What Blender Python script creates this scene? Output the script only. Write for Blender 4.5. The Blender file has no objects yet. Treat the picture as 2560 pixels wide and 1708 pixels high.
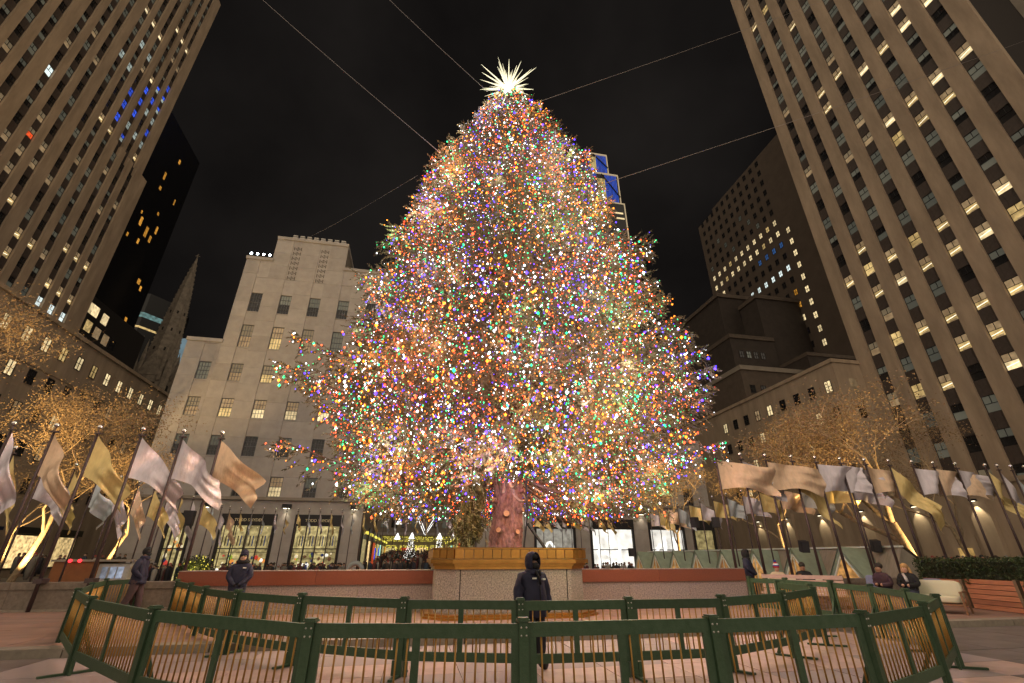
import bpy, bmesh, math, random
import numpy as np
from mathutils import Vector, Matrix, noise as mnoise

random.seed(7)
rng = np.random.default_rng(11)
scene = bpy.context.scene
C = scene.collection
R = math.radians

# ------------------------------------------------------------------ camera
cam_d = bpy.data.cameras.new('camera')
cam = bpy.data.objects.new('camera', cam_d); C.objects.link(cam)
cam_d.sensor_width = 36.0; cam_d.lens = 16.0
cam_d.clip_start = 0.05; cam_d.clip_end = 2000
cam.location = (0, 0, 1.7)
cam.rotation_euler = (R(90 + 25.3), 0, R(-11.2))
scene.camera = cam

# ------------------------------------------------------------------ night sky
w = bpy.data.worlds.new('World'); scene.world = w; w.use_nodes = True
nt = w.node_tree; nt.nodes.clear()
out = nt.nodes.new('ShaderNodeOutputWorld')
sky = nt.nodes.new('ShaderNodeTexSky'); sky.sky_type = 'NISHITA'; sky.sun_disc = False
sky.sun_elevation = R(-9); sky.sun_rotation = R(200)
b1 = nt.nodes.new('ShaderNodeBackground'); b1.inputs[1].default_value = 0.05
nt.links.new(sky.outputs[0], b1.inputs[0])
tcw = nt.nodes.new('ShaderNodeTexCoord')
nz = nt.nodes.new('ShaderNodeTexNoise'); nz.inputs['Scale'].default_value = 2.2; nz.inputs['Detail'].default_value = 5
nt.links.new(tcw.outputs['Generated'], nz.inputs['Vector'])
cr = nt.nodes.new('ShaderNodeValToRGB')
cr.color_ramp.elements[0].position = 0.35; cr.color_ramp.elements[0].color = (0.0036, 0.0031, 0.0030, 1)
cr.color_ramp.elements[1].position = 0.75; cr.color_ramp.elements[1].color = (0.0150, 0.0128, 0.0115, 1)
nt.links.new(nz.outputs['Fac'], cr.inputs[0])
b2 = nt.nodes.new('ShaderNodeBackground'); b2.inputs[1].default_value = 1.0
nt.links.new(cr.outputs[0], b2.inputs[0])
ad = nt.nodes.new('ShaderNodeAddShader')
nt.links.new(b1.outputs[0], ad.inputs[0]); nt.links.new(b2.outputs[0], ad.inputs[1]); nt.links.new(ad.outputs[0], out.inputs[0])

# broad sun lamp added as fill for the facades, standing in for city glow
sd = bpy.data.lights.new('city_fill', 'SUN'); sd.energy = 2.35; sd.angle = R(150); sd.color = (1.0, 0.82, 0.62)
sun = bpy.data.objects.new('city_fill', sd); C.objects.link(sun)
sun.rotation_euler = (R(62), 0, R(-8))

vs = scene.view_settings
vs.view_transform = 'Standard'; vs.look = 'None'; vs.exposure = 0.0; vs.gamma = 1.0; vs.use_curve_mapping = False
cy = scene.cycles
cy.max_bounces = 3; cy.diffuse_bounces = 1; cy.glossy_bounces = 2; cy.transmission_bounces = 2; cy.transparent_max_bounces = 4
cy.sample_clamp_indirect = 1.5; cy.caustics_reflective = False; cy.caustics_refractive = False
cy.filter_width = 1.5; cy.use_denoising = True; cy.use_adaptive_sampling = True; cy.adaptive_threshold = .03

# ------------------------------------------------------------------ helpers
def lin(r, g, b):
    f = lambda c: ((c/255+0.055)/1.055)**2.4 if c > 10 else c/255/12.92
    return (f(r), f(g), f(b))

MATS = {}
def mat(name, col, rough=0.7, metal=0.0, noise=0.0, nscale=4.0, bump=0.0, bscale=40.0, spec=0.4, rnd=0.0, col2=None, coord='Object', emit=None, estr=0.0, stretch=None):
    if name in MATS: return MATS[name]
    m = bpy.data.materials.new(name); m.use_nodes = True
    t = m.node_tree; b = t.nodes['Principled BSDF']
    b.inputs['Base Color'].default_value = (*col, 1); b.inputs['Roughness'].default_value = rough
    b.inputs['Metallic'].default_value = metal; b.inputs['Specular IOR Level'].default_value = spec
    tc = t.nodes.new('ShaderNodeTexCoord'); src = tc.outputs[coord]
    if coord == 'World':
        src = None
    if stretch:
        mp = t.nodes.new('ShaderNodeMapping'); mp.inputs['Scale'].default_value = stretch
        t.links.new(src, mp.inputs[0]); src = mp.outputs[0]
    cs = None
    if noise > 0 or col2:
        n = t.nodes.new('ShaderNodeTexNoise'); n.inputs['Scale'].default_value = nscale; n.inputs['Detail'].default_value = 6; n.inputs['Roughness'].default_value = .65
        t.links.new(src, n.inputs['Vector'])
        c2 = col2 or tuple(max(0, c*(1-noise)) for c in col)
        mx = t.nodes.new('ShaderNodeMix'); mx.data_type = 'RGBA'
        rp = t.nodes.new('ShaderNodeMapRange'); rp.inputs[1].default_value = .32; rp.inputs[2].default_value = .68
        t.links.new(n.outputs['Fac'], rp.inputs[0]); t.links.new(rp.outputs[0], mx.inputs[0])
        mx.inputs[6].default_value = (*col, 1); mx.inputs[7].default_value = (*c2, 1)
        cs = mx.outputs[2]
    if rnd > 0:
        oi = t.nodes.new('ShaderNodeObjectInfo')
        mr = t.nodes.new('ShaderNodeMapRange'); mr.inputs[3].default_value = 1-rnd; mr.inputs[4].default_value = 1+rnd
        t.links.new(oi.outputs['Random'], mr.inputs[0])
        hv = t.nodes.new('ShaderNodeHueSaturation')
        t.links.new(mr.outputs[0], hv.inputs['Value'])
        if cs: t.links.new(cs, hv.inputs['Color'])
        else: hv.inputs['Color'].default_value = (*col, 1)
        cs = hv.outputs[0]
    if cs: t.links.new(cs, b.inputs['Base Color'])
    if bump > 0:
        n2 = t.nodes.new('ShaderNodeTexNoise'); n2.inputs['Scale'].default_value = bscale; n2.inputs['Detail'].default_value = 4
        t.links.new(src, n2.inputs['Vector'])
        bp = t.nodes.new('ShaderNodeBump'); bp.inputs['Strength'].default_value = bump; bp.inputs['Distance'].default_value = .02
        t.links.new(n2.outputs['Fac'], bp.inputs['Height']); t.links.new(bp.outputs[0], b.inputs['Normal'])
    if emit:
        b.inputs['Emission Color'].default_value = (*emit, 1); b.inputs['Emission Strength'].default_value = estr
        m.cycles.emission_sampling = 'NONE'
    MATS[name] = m
    return m

def glow(name, col, strength, var=0.0, vscale=1.5, sample=False, stripes=0.0):
    """a lit pane, lamp or surface with light put into it: gives off light, with the uneven look of a furnished room behind it"""
    if name in MATS: return MATS[name]
    m = bpy.data.materials.new(name); m.use_nodes = True
    t = m.node_tree; b = t.nodes['Principled BSDF']
    b.inputs['Base Color'].default_value = (*[c*.25 for c in col], 1); b.inputs['Roughness'].default_value = .35
    b.inputs['Emission Strength'].default_value = strength
    b.inputs['Emission Color'].default_value = (*col, 1)
    if var > 0:
        tc = t.nodes.new('ShaderNodeTexCoord'); oi = t.nodes.new('ShaderNodeObjectInfo')
        ma = t.nodes.new('ShaderNodeVectorMath'); ma.operation = 'MULTIPLY_ADD'
        t.links.new(oi.outputs['Random'], ma.inputs[0]); ma.inputs[1].default_value = (17, 9, 5); t.links.new(tc.outputs['Object'], ma.inputs[2])
        n = t.nodes.new('ShaderNodeTexNoise'); n.inputs['Scale'].default_value = vscale; n.inputs['Detail'].default_value = 3
        t.links.new(ma.outputs[0], n.inputs['Vector'])
        mr = t.nodes.new('ShaderNodeMapRange'); mr.inputs[1].default_value = .3; mr.inputs[2].default_value = .7
        mr.inputs[3].default_value = strength*(1-var); mr.inputs[4].default_value = strength*(1+var)
        t.links.new(n.outputs['Fac'], mr.inputs[0])
        mo = t.nodes.new('ShaderNodeMath'); mo.operation = 'MULTIPLY'
        m2 = t.nodes.new('ShaderNodeMapRange'); m2.inputs[3].default_value = 1-var*.6; m2.inputs[4].default_value = 1+var*.5
        t.links.new(oi.outputs['Random'], m2.inputs[0])
        t.links.new(mr.outputs[0], mo.inputs[0]); t.links.new(m2.outputs[0], mo.inputs[1])
        t.links.new(mo.outputs[0], b.inputs['Emission Strength'])
    if not sample: m.cycles.emission_sampling = 'NONE'
    MATS[name] = m
    return m

class MB:
    """collects shapes for ONE mesh"""
    def __init__(s): s.v = []; s.f = []; s.m = []
    def quad(s, a, b, c, d, mi=0):
        n = len(s.v); s.v += [tuple(a), tuple(b), tuple(c), tuple(d)]; s.f.append((n, n+1, n+2, n+3)); s.m.append(mi); return s
    def tri(s, a, b, c, mi=0):
        n = len(s.v); s.v += [tuple(a), tuple(b), tuple(c)]; s.f.append((n, n+1, n+2)); s.m.append(mi); return s
    def box(s, x0, x1, y0, y1, z0, z1, mi=0):
        n = len(s.v)
        s.v += [(x0,y0,z0),(x1,y0,z0),(x1,y1,z0),(x0,y1,z0),(x0,y0,z1),(x1,y0,z1),(x1,y1,z1),(x0,y1,z1)]
        for f in ((0,3,2,1),(4,5,6,7),(0,1,5,4),(1,2,6,5),(2,3,7,6),(3,0,4,7)):
            s.f.append(tuple(n+i for i in f)); s.m.append(mi)
        return s
    def obox(s, M, sx, sy, sz, mi=0):
        k = len(s.v); s.box(-sx/2, sx/2, -sy/2, sy/2, -sz/2, sz/2, mi)
        for i in range(k, len(s.v)): s.v[i] = tuple(M @ Vector(s.v[i]))
        return s
    def beam(s, a, b, wd, th, mi=0, up=(0,0,1)):
        a = Vector(a); b = Vector(b); d = (b-a); L = d.length; d = d/L
        u = Vector(up)
        if abs(d.dot(u)) > .98: u = Vector((0,1,0))
        x = d.cross(u).normalized(); z = x.cross(d)
        M = Matrix((( x.x, d.x, z.x, (a.x+b.x)/2),(x.y, d.y, z.y, (a.y+b.y)/2),(x.z, d.z, z.z, (a.z+b.z)/2),(0,0,0,1)))
        return s.obox(M, wd, L, th, mi)
    def tube(s, pts, rad, n=6, mi=0, cap=True):
        P = [Vector(p) for p in pts]; k = len(P); base = len(s.v)
        if not hasattr(rad, '__len__'): rad = [rad]*k
        prev = None
        for i in range(k):
            d = (P[min(i+1,k-1)]-P[max(i-1,0)])
            d = d.normalized() if d.length > 1e-9 else Vector((0,0,1))
            if prev is None:
                u = Vector((1,0,0)) if abs(d.x) < .8 else Vector((0,1,0))
                a = (u - d*u.dot(d)).normalized()
            else:
                a = prev - d*prev.dot(d); a = a.normalized() if a.length > 1e-6 else Vector((1,0,0))
            prev = a; b = d.cross(a)
            for j in range(n):
                t = 2*math.pi*j/n; s.v.append(tuple(P[i]+(a*math.cos(t)+b*math.sin(t))*rad[i]))
        for i in range(k-1):
            for j in range(n):
                q = base+i*n; s.f.append((q+j, q+(j+1)%n, q+n+(j+1)%n, q+n+j)); s.m.append(mi)
        if cap:
            s.f.append(tuple(base+j for j in reversed(range(n)))); s.m.append(mi)
            s.f.append(tuple(base+(k-1)*n+j for j in range(n))); s.m.append(mi)
        return s
    def lathe(s, prof, n=10, c=(0,0,0), mi=0):
        base = len(s.v)
        for r, z in prof:
            for j in range(n):
                t = 2*math.pi*j/n; s.v.append((c[0]+r*math.cos(t), c[1]+r*math.sin(t), c[2]+z))
        for i in range(len(prof)-1):
            for j in range(n):
                q = base+i*n; s.f.append((q+j, q+(j+1)%n, q+n+(j+1)%n, q+n+j)); s.m.append(mi)
        s.f.append(tuple(base+j for j in reversed(range(n)))); s.m.append(mi)
        s.f.append(tuple(base+(len(prof)-1)*n+j for j in range(n))); s.m.append(mi)
        return s
    def ball(s, c, r, n=8, k=5, mi=0, sc=(1,1,1)):
        base = len(s.v)
        for i in range(k+1):
            ph = -math.pi/2+math.pi*i/k; rr = max(.001, math.cos(ph))
            for j in range(n):
                t = 2*math.pi*j/n
                s.v.append((c[0]+r*rr*math.cos(t)*sc[0], c[1]+r*rr*math.sin(t)*sc[1], c[2]+r*math.sin(ph)*sc[2]))
        for i in range(k):
            for j in range(n):
                q = base+i*n; s.f.append((q+j, q+(j+1)%n, q+n+(j+1)%n, q+n+j)); s.m.append(mi)
        return s
    def prism(s, poly, z0, z1, mi=0):
        n = len(poly); b = len(s.v)
        s.v += [(x,y,z0) for x,y in poly]+[(x,y,z1) for x,y in poly]
        s.f.append(tuple(b+i for i in reversed(range(n)))); s.m.append(mi)
        s.f.append(tuple(b+n+i for i in range(n))); s.m.append(mi)
        for i in range(n):
            j = (i+1)%n; s.f.append((b+i, b+j, b+n+j, b+n+i)); s.m.append(mi)
        return s
    def mesh(s, name, mats, smooth=False):
        me = bpy.data.meshes.new(name); me.from_pydata(s.v, [], s.f)
        for m in (mats if isinstance(mats, (list, tuple)) else [mats]): me.materials.append(m)
        if any(s.m): me.polygons.foreach_set('material_index', s.m)
        if smooth: me.polygons.foreach_set('use_smooth', [True]*len(s.f))
        me.update(); return me
    def build(s, name, mats, parent=None, loc=(0,0,0), rot=(0,0,0), smooth=False):
        return O(name, s.mesh(name, mats, smooth), parent, loc, rot)

def O(name, me, parent=None, loc=(0,0,0), rot=(0,0,0), scale=(1,1,1)):
    o = bpy.data.objects.new(name, me); C.objects.link(o)
    o.location = loc; o.rotation_euler = rot; o.scale = scale
    if parent is not None: o.parent = parent
    return o
def tag(o, label=None, cat=None, group=None, kind=None):
    if label: o['label'] = label
    if cat: o['category'] = cat
    if group: o['group'] = group
    if kind: o['kind'] = kind
    return o
def thing(name, label, cat, loc=(0,0,0), rz=0.0, group=None):
    o = bpy.data.objects.new(name, None); C.objects.link(o)
    o.empty_display_size = .2; o.location = loc; o.rotation_euler = (0,0,rz)
    return tag(o, label, cat, group)
def np_mesh(name, V, F, mats, mi=None, smooth=False):
    V = np.ascontiguousarray(V, np.float32).reshape(-1, 3); F = np.ascontiguousarray(F, np.int32); n, k = F.shape
    me = bpy.data.meshes.new(name)
    me.vertices.add(len(V)); me.vertices.foreach_set('co', V.ravel())
    me.loops.add(n*k); me.loops.foreach_set('vertex_index', F.ravel())
    me.polygons.add(n); me.polygons.foreach_set('loop_start', np.arange(0, n*k, k, dtype=np.int32))
    for m in (mats if isinstance(mats, (list, tuple)) else [mats]): me.materials.append(m)
    if mi is not None: me.polygons.foreach_set('material_index', np.ascontiguousarray(mi, np.int32))
    if smooth: me.polygons.foreach_set('use_smooth', np.ones(n, bool))
    me.update(calc_edges=True); return me
ORD = ['first','second','third','fourth','fifth','sixth','seventh','eighth','ninth','tenth','eleventh','twelfth','thirteenth','fourteenth','fifteenth','sixteenth','seventeenth','eighteenth','nineteenth','twentieth','twenty-first','twenty-second','twenty-third','twenty-fourth','twenty-fifth','twenty-sixth','twenty-seventh','twenty-eighth','twenty-ninth','thirtieth','thirty-first','thirty-second','thirty-third','thirty-fourth','thirty-fifth','thirty-sixth','thirty-seventh','thirty-eighth','thirty-ninth','fortieth']
def lamp(kind, name, loc, energy, col, parent=None, size=.1, target=None, spot=60, blend=.6):
    d = bpy.data.lights.new(name, kind); d.energy = energy; d.color = col
    if kind in ('POINT','SPOT'): d.shadow_soft_size = size
    if kind == 'SPOT': d.spot_size = R(spot); d.spot_blend = blend
    o = bpy.data.objects.new(name, d); C.objects.link(o); o.location = loc
    if target is not None:
        o.rotation_euler = (Vector(target)-Vector(loc)).to_track_quat('-Z', 'Y').to_euler()
    if parent is not None: o.parent = parent
    return o

# ------------------------------------------------------------------ materials
STONE = mat('limestone', (.47,.36,.255), .85, noise=.34, nscale=.55, bump=.15, bscale=3, stretch=(1,1,.22))
STONE_B = mat('limestone_block', (.42,.385,.35), .85, noise=.2, nscale=.9, bump=.12, bscale=5, rnd=.09)
STONE_D = mat('limestone_dark', (.30,.26,.21), .9, noise=.2, nscale=.5)  # darker limestone tone for cores, ledges and rear walls
DARKST = mat('dark_brick', (.055,.043,.035), .9, noise=.3, nscale=.6)
DARKST2 = mat('brown_brick', (.12,.092,.07), .9, noise=.3, nscale=.8)
SPANDREL = mat('spandrel_metal', (.085,.066,.056), .55, noise=.3, nscale=2.5)
BRONZE = mat('bronze_frame', (.03,.027,.026), .45, metal=.4)
STEELF = mat('steel_sash', (.11,.115,.12), .5)
GLASS = mat('dark_glass', (.03,.03,.032), .12, spec=.6, noise=.5, nscale=1.3)
BLIND = mat('blind_glass', (.17,.18,.155), .55, emit=(.5,.55,.45), estr=.06, rnd=.5)  # outside light on the blinds partly set in as a faint glow
BLIND2 = mat('blind_warm', (.22,.19,.14), .55, emit=(.9,.7,.42), estr=.10, rnd=.4)
LIT = glow('window_warm', (1.0,.70,.28), .50, .5, 1.6)
LITDIM = glow('window_tan', (1.0,.70,.38), .20, .45, 1.6)
LITHOT = glow('window_bright', (1.0,.78,.42), .85, .45, 1.6)
WHITE_L = glow('window_white', (.82,.95,.92), .95, .3, 1.2)
COOL = glow('window_cool', (.72,.85,.78), .34, .4, 1.2)
BLUE = glow('window_blue', (.05,.13,1.0), .75, .5, 2.5)
BLUED = glow('window_blue_dim', (.10,.28,.75), .22, .5, 2.0)
STRIP = glow('ceiling_tube', (1.0,.92,.70), 1.9)
REDW = glow('window_red', (1.0,.12,.03), .6, .6, 3)
AMBER = glow('window_amber', (1.0,.45,.06), .5, .6, 2)
# ------------------------------------------------------------------ ground
GROUND = mat('far_paving', (.13,.11,.10), .8, noise=.3, nscale=.3)
tag(MB().box(-400,400,-60,700,-1.0,-.72).build('ground', GROUND), kind='structure')
ROADBED = mat('roadbed', (.10,.085,.08), .9, noise=.3, nscale=2)
tag(MB().box(-70,70,-40,11.55,-.7,-.035).build('plaza_street', ROADBED), kind='structure')
ts = MB().box(-70,70,11.95,19.6,-.7,.11).build('upper_terrace', ROADBED); tag(ts, kind='structure')
SLAB_P = mat('slab_pink', (.45,.315,.27), .72, noise=.34, nscale=2.4, bump=.2, bscale=30, rnd=.08, col2=(.33,.24,.21))
SLAB_G = mat('slab_grey', (.28,.225,.215), .72, noise=.34, nscale=1.6, bump=.2, bscale=30, rnd=.08, col2=(.26,.21,.205))
SLAB_A = mat('asphalt_slab', (.16,.13,.115), .8, noise=.35, nscale=1.2, bump=.25, bscale=60, rnd=.05)
SLAB_T = mat('slab_terracotta', (.30,.185,.14), .7, noise=.35, nscale=.7, bump=.2, bscale=25, rnd=.07, col2=(.20,.125,.10), stretch=(.5,2.5,1))
street = [o for o in bpy.data.objects if o.name == 'plaza_street'][0]
sw, sl = 1.22, .92
pm = {}
for k, m_ in (('p', SLAB_P), ('g', SLAB_G), ('a', SLAB_A)):
    pm[k] = MB().box(-sw/2+.006, sw/2-.006, -sl/2+.006, sl/2-.006, -.034, 0).mesh('paving_slab', m_)
for j in range(10):
    for i in range(-9, 15):
        x = i*sw+.3; y = 2.95+j*sl
        # pink middle field with grey bands running away on the diagonal, dark roadway at both flanks
        band = (x*.62 - y*1.0 + 40) % 5.2
        key = 'g' if band < 1.9 else 'p'
        if y > 10.2: key = 'g' if x < 6 else 'p'
        edge = (x < -5.2-(y-3)*.12) or (x > 9.6+(y-3)*.12)
        if edge: key = 'a'
        O('paving_slab', pm[key], street, (x, y, random.uniform(-.003,.002)))
tm = MB().box(-1.5+.005, 1.5-.005, -.62, .62, 0, .04).mesh('terrace_slab', SLAB_T)
for j in range(6):
    for i in range(-6, 8):
        O('terrace_slab', tm, ts, (i*3.0+(1.5 if j % 2 else 0), 12.6+j*1.25, .108+random.uniform(-.002,.002)))
CURB = mat('kerb_granite', (.28,.24,.19), .75, noise=.3, nscale=6, bump=.2, bscale=40, rnd=.1)
kb = thing('kerb', None, None); tag(kb, kind='structure')
km = MB().box(-1.24,1.24,0,.38,-.3,.15).mesh('kerb_stone', CURB)
for i in range(-9, 12): O('kerb_stone', km, kb, (i*2.5, 11.57, 0))

# ------------------------------------------------------------------ towers with window bays
WV = {}
def win_mesh(kind, ww, hh):
    key = (kind, round(ww,2), round(hh,2))
    if key in WV: return WV[key]
    up, lo = {'dark':(GLASS,GLASS),'blind':(BLIND,BLIND),'half':(BLIND,GLASS),'low':(GLASS,BLIND),'dim':(BLIND2,LITDIM),'lit':(LITDIM,LIT),'hot':(LITDIM,LITHOT),
              'full':(LIT,LIT),'white':(WHITE_L,WHITE_L),'cool':(COOL,COOL),'blue':(BLUE,BLUE),'bluecool':(BLUE,COOL),'red':(BLIND2,REDW),'amber':(AMBER,AMBER)}[kind]
    b = MB(); t = .055; hm = hh*.52; hw = ww/2; d0, d1 = -.04, .05
    b.box(-hw,-hw+t,d0,d1,0,hh); b.box(hw-t,hw,d0,d1,0,hh); b.box(-hw+t,hw-t,d0,d1,0,t); b.box(-hw+t,hw-t,d0,d1,hh-t,hh)
    b.box(-hw+t,hw-t,d0-.01,d1,hm-t/2,hm+t/2); b.box(-t/2,t/2,d0,d1,hm+t/2,hh-t)
    b.quad((-hw+t,.03,t),(hw-t,.03,t),(hw-t,.03,hm-t/2),(-hw+t,.03,hm-t/2),2)
    b.quad((-hw+t,.02,hm+t/2),(-t/2,.02,hm+t/2),(-t/2,.02,hh-t),(-hw+t,.02,hh-t),1)
    b.quad((t/2,.02,hm+t/2),(hw-t,.02,hm+t/2),(hw-t,.02,hh-t),(t/2,.02,hh-t),1)
    if kind in ('hot','lit'):
        b.quad((-hw+t+.05,.015,hm*.42),(hw-t-.25,.015,hm*.62),(hw-t-.25,.015,hm*.70),(-hw+t+.05,.015,hm*.50),3)
    if kind in ('lit','full','dim'):
        b.quad((-hw*.5,.018,t),(hw*.55,.018,t),(hw*.55,.018,hm*.30),(-hw*.5,.018,hm*.22),4)
    WV[key] = b.mesh('window', [BRONZE, up, lo, STRIP, LITDIM]); return WV[key]

CAMP = Vector((0,0,1.7)); CTH, CYW = R(25.3), R(11.2)
def in_view(p, margin=160):
    d = Vector(p)-CAMP
    x = d.x*math.cos(CYW)-d.y*math.sin(CYW); y = d.x*math.sin(CYW)+d.y*math.cos(CYW)
    fw = y*math.cos(CTH)+d.z*math.sin(CTH); up = -y*math.sin(CTH)+d.z*math.cos(CTH)
    if fw < .5: return False
    px = 1280+1138*x/fw; py = 854-1138*up/fw
    return -margin < px < 2560+margin and -margin < py < 1708+margin

def pick(kinds):
    r = random.random(); a = 0
    for k, p in kinds:
        a += p
        if r < a: return k
    return kinds[0][0]

def bays(root, cols, rows, ww, hh, sp_h, special, kinds, y=0.0, world=None, edge0=None, edge1=None, z0=0, z1=100, pier_depth=.38, base=0.0, stone=STONE, limit=None):
    """window strips between stone piers; local x along the wall, -y outward"""
    es = [edge0] + [(cols[i]+cols[i+1])/2 for i in range(len(cols)-1)] + [edge1]
    # piers
    left = edge0
    for i, c in enumerate(cols):
        MB().box(left, c-ww/2, y-pier_depth, y+.3, z0, z1).build('pier', stone, root)
        left = c+ww/2
    MB().box(left, edge1, y-pier_depth, y+.3, z0, z1).build('pier', stone, root)
    spm = MB().box(-ww/2+.002, ww/2-.002, -.1, .1, 0, sp_h-.004)
    for k in (-.25,.25): spm.box(ww*k-.05, ww*k+.05, -.13, -.1, .04, sp_h-.044)
    spm = spm.mesh('spandrel', SPANDREL)
    cells = []
    for c in cols:
        for z in rows:
            p = world(c, y, z)
            if not in_view(p): continue
            cells.append([c, z, None])
    for (s, z, k) in special:
        if not cells: break
        b = min(cells, key=lambda q: (q[0]-s)**2+(q[1]-z)**2)
        if (b[0]-s)**2+(b[1]-z)**2 < 9: b[2] = k
    if limit and len(cells) > limit:
        cells.sort(key=lambda q: (Vector(world(q[0], y, q[1]))-CAMP).length); cells = cells[:limit]
    for c, z, k in cells:
        k = k or pick(kinds)
        O('window', win_mesh(k, ww-.004, hh), root, (c, y, z-hh/2))
        O('spandrel', spm, root, (c, y, z-hh/2-sp_h+.002))

# --- right tower (faces the plaza, receding)
BODY = mat('tower_core', (.035,.03,.028), .8)
rt = thing('office_tower', 'tall limestone office tower with long window strips, at the right edge', 'tower', (67.5, 55.1, 0), R(-90))
rw = lambda s, y, z: (67.5+y, 55.1-s, z)
colsR = [55.1-Y for Y in (51.95,48.22,44.5,40.8,37.1,33.5,29.9,26.2)]
rowsR = [22.6+4.09*k for k in range(-3, 30)]
spR = [(48.7,111.4),(52.5,111.0),(30.0,80.5),(30.0,76.2),(26.7,75.8),(37.4,76.1),(26.2,64.1),(33.7,76.4),(30.0,63.9),(33.6,63.7),(33.7,59.7),(37.4,63.7),(37.3,59.7),(41.0,80.4),(44.6,80.8),(29.9,59.7),(29.8,43.3),(33.5,43.3),(33.4,39.4),(37.1,43.5),(40.8,43.2),(44.5,43.6),(48.3,47.7),(37.0,39.0),(29.9,39.3),(45.2,99.5),(44.7,76.4),(51.9,43.2),(48.2,43.0),(48.3,39.3),(44.5,39.1),(40.8,39.0),(33.5,39.3),(37.0,30.8),(40.8,30.7),(44.3,30.8),(48.2,30.9),(37.1,26.7),(40.8,26.9),(44.3,22.7),(48.1,22.5),(33.5,30.8),(37.1,23.5)]
hotR = {2,3,4,5,6,8,11,16,30,32,42}
spR = [(55.1-a, z, 'hot' if i in hotR else ('full' if i % 4 == 0 else 'lit')) for i, (a, z) in enumerate(spR)]
kR = [('dark',.26),('blind',.34),('half',.20),('low',.08),('dim',.12)]
bays(rt, colsR, rowsR, 1.72, 2.05, 2.04, spR, kR, 0, rw, 0.0, 55.1-23.3, 9, 140, pier_depth=.42, stone=STONE)
MB().box(.01, 55.1-23.31, .3, 24, 9, 139.9).build('core', BODY, rt)
MB().box(-.02, .29, -.4, 24, 9, 139.95).build('flank', STONE, rt)
# second, darker slab behind the tower's near edge
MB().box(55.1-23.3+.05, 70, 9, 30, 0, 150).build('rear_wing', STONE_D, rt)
for i in range(4):
    xs = 55.1-23.3+3.2+i*4.2
    MB().box(xs, xs+1.5, 8.9, 9.0, 8, 148).build('window_strip', SPANDREL, rt)
for s, z, k in ((36.4, 57.5, 'lit'),(40.6,77,'dim')): O('window', win_mesh(k, 1.4, 2.2), rt, (s, 8.84, z))

# --- left tower
lt = thing('office_tower', 'tall limestone tower with grouped window strips at the left edge, some windows blue', 'tower', (-68, 0, 0), R(90))
lw = lambda s, y, z: (-68-y, s, z)
rowsL = [42.1+3.87*k for k in range(-1, 28)]
g1 = [83.8,86.75,89.7]
colsL = [48.6,51.5,55.4,58.3,61.2,65.0,67.9,70.8,74.5,77.4,80.4]
spL = [(64.9,76.0,'white')]
spL += [(a,z,'lit') for a,z in [(77.4,80.1),(80.3,80.1),(70.5,53.9),(74.3,49.7),(77.2,49.8),(74.5,46.1),(77.3,49.5)]]
spL += [(a,z,'hot') for a,z in [(74.7,111.8),(77.7,112.1),(80.7,112.0)]]
spL += [(a,z,'dim') for a,z in [(64.8,61.8),(67.8,61.8),(70.6,61.6),(67.9,57.7),(74.5,61.5)]]
spL += [(a,z,'cool') for a,z in [(77.8,104.3),(74.7,96.1),(77.5,96.1),(80.5,104.2)]]
spL += [(a,z,'blue') for a,z in [(80.6,92.8),(80.4,88.0),(80.4,84.0)]] + [(67.6,65.2,'red')]
kL = [('dark',.32),('blind',.33),('half',.20),('low',.06),('dim',.09)]
bays(lt, colsL, rowsL, 1.5, 2.0, 1.87, spL, kL, 0, lw, 42, 82.35, 20, 150, limit=215)
MB().box(42.01, 82.34, .3, 26, 20, 149.9).build('core', BODY, lt)
spG = [(a,z,'lit') for a,z in [(83.9,53.6),(86.8,53.6),(89.6,53.9),(83.7,45.9),(86.6,45.9),(89.7,46.0)]]+[(a,z,'white') for a,z in [(83.9,42.0),(86.7,42.1),(89.6,42.1)]]
bays(lt, g1, [z for z in rowsL if z < 80], 1.5, 2.0, 1.87, spG, kL, 0.001, lw, 82.36, 94.5, 20, 80.3, limit=60)
spU = [(86.3,122.6,'hot'),(89.0,123.0,'hot'),(91.5,122.8,'hot'),(86.0,102.6,'hot'),(91.1,82,'lit'),(85.9,88.0,'cool'),(88.7,95.6,'cool'),(88.6,88.2,'cool'),(91.2,88.2,'cool'),(91.1,95.5,'cool'),(88.7,102.7,'bluecool'),(91.1,102.5,'bluecool'),
       (86.0,99.1,'blue'),(86.0,95.4,'blue'),(86.0,91.9,'blue'),(88.5,99.4,'blue'),(91.3,106.3,'blue'),(91.1,99.2,'bluecool'),(91.3,92.1,'blue'),(85.8,84.6,'bluecool')]
bays(lt, [85.9,88.65,91.25], [84.4+3.87*k for k in range(-0, 18)], 1.4, 2.0, 1.87, spU, kL, 1.85, lw, 82.36, 94.9, 80.31, 150, limit=60)
MB().box(82.37, 94.3, .32, 26, 20, 80.28).build('core', BODY, lt)
MB().box(82.37, 94.7, 2.2, 26, 80.31, 149.9).build('core', BODY, lt)
MB().box(94.45, 94.52, -.3, 26, 20, 80.3).build('flank', STONE, lt)

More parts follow.
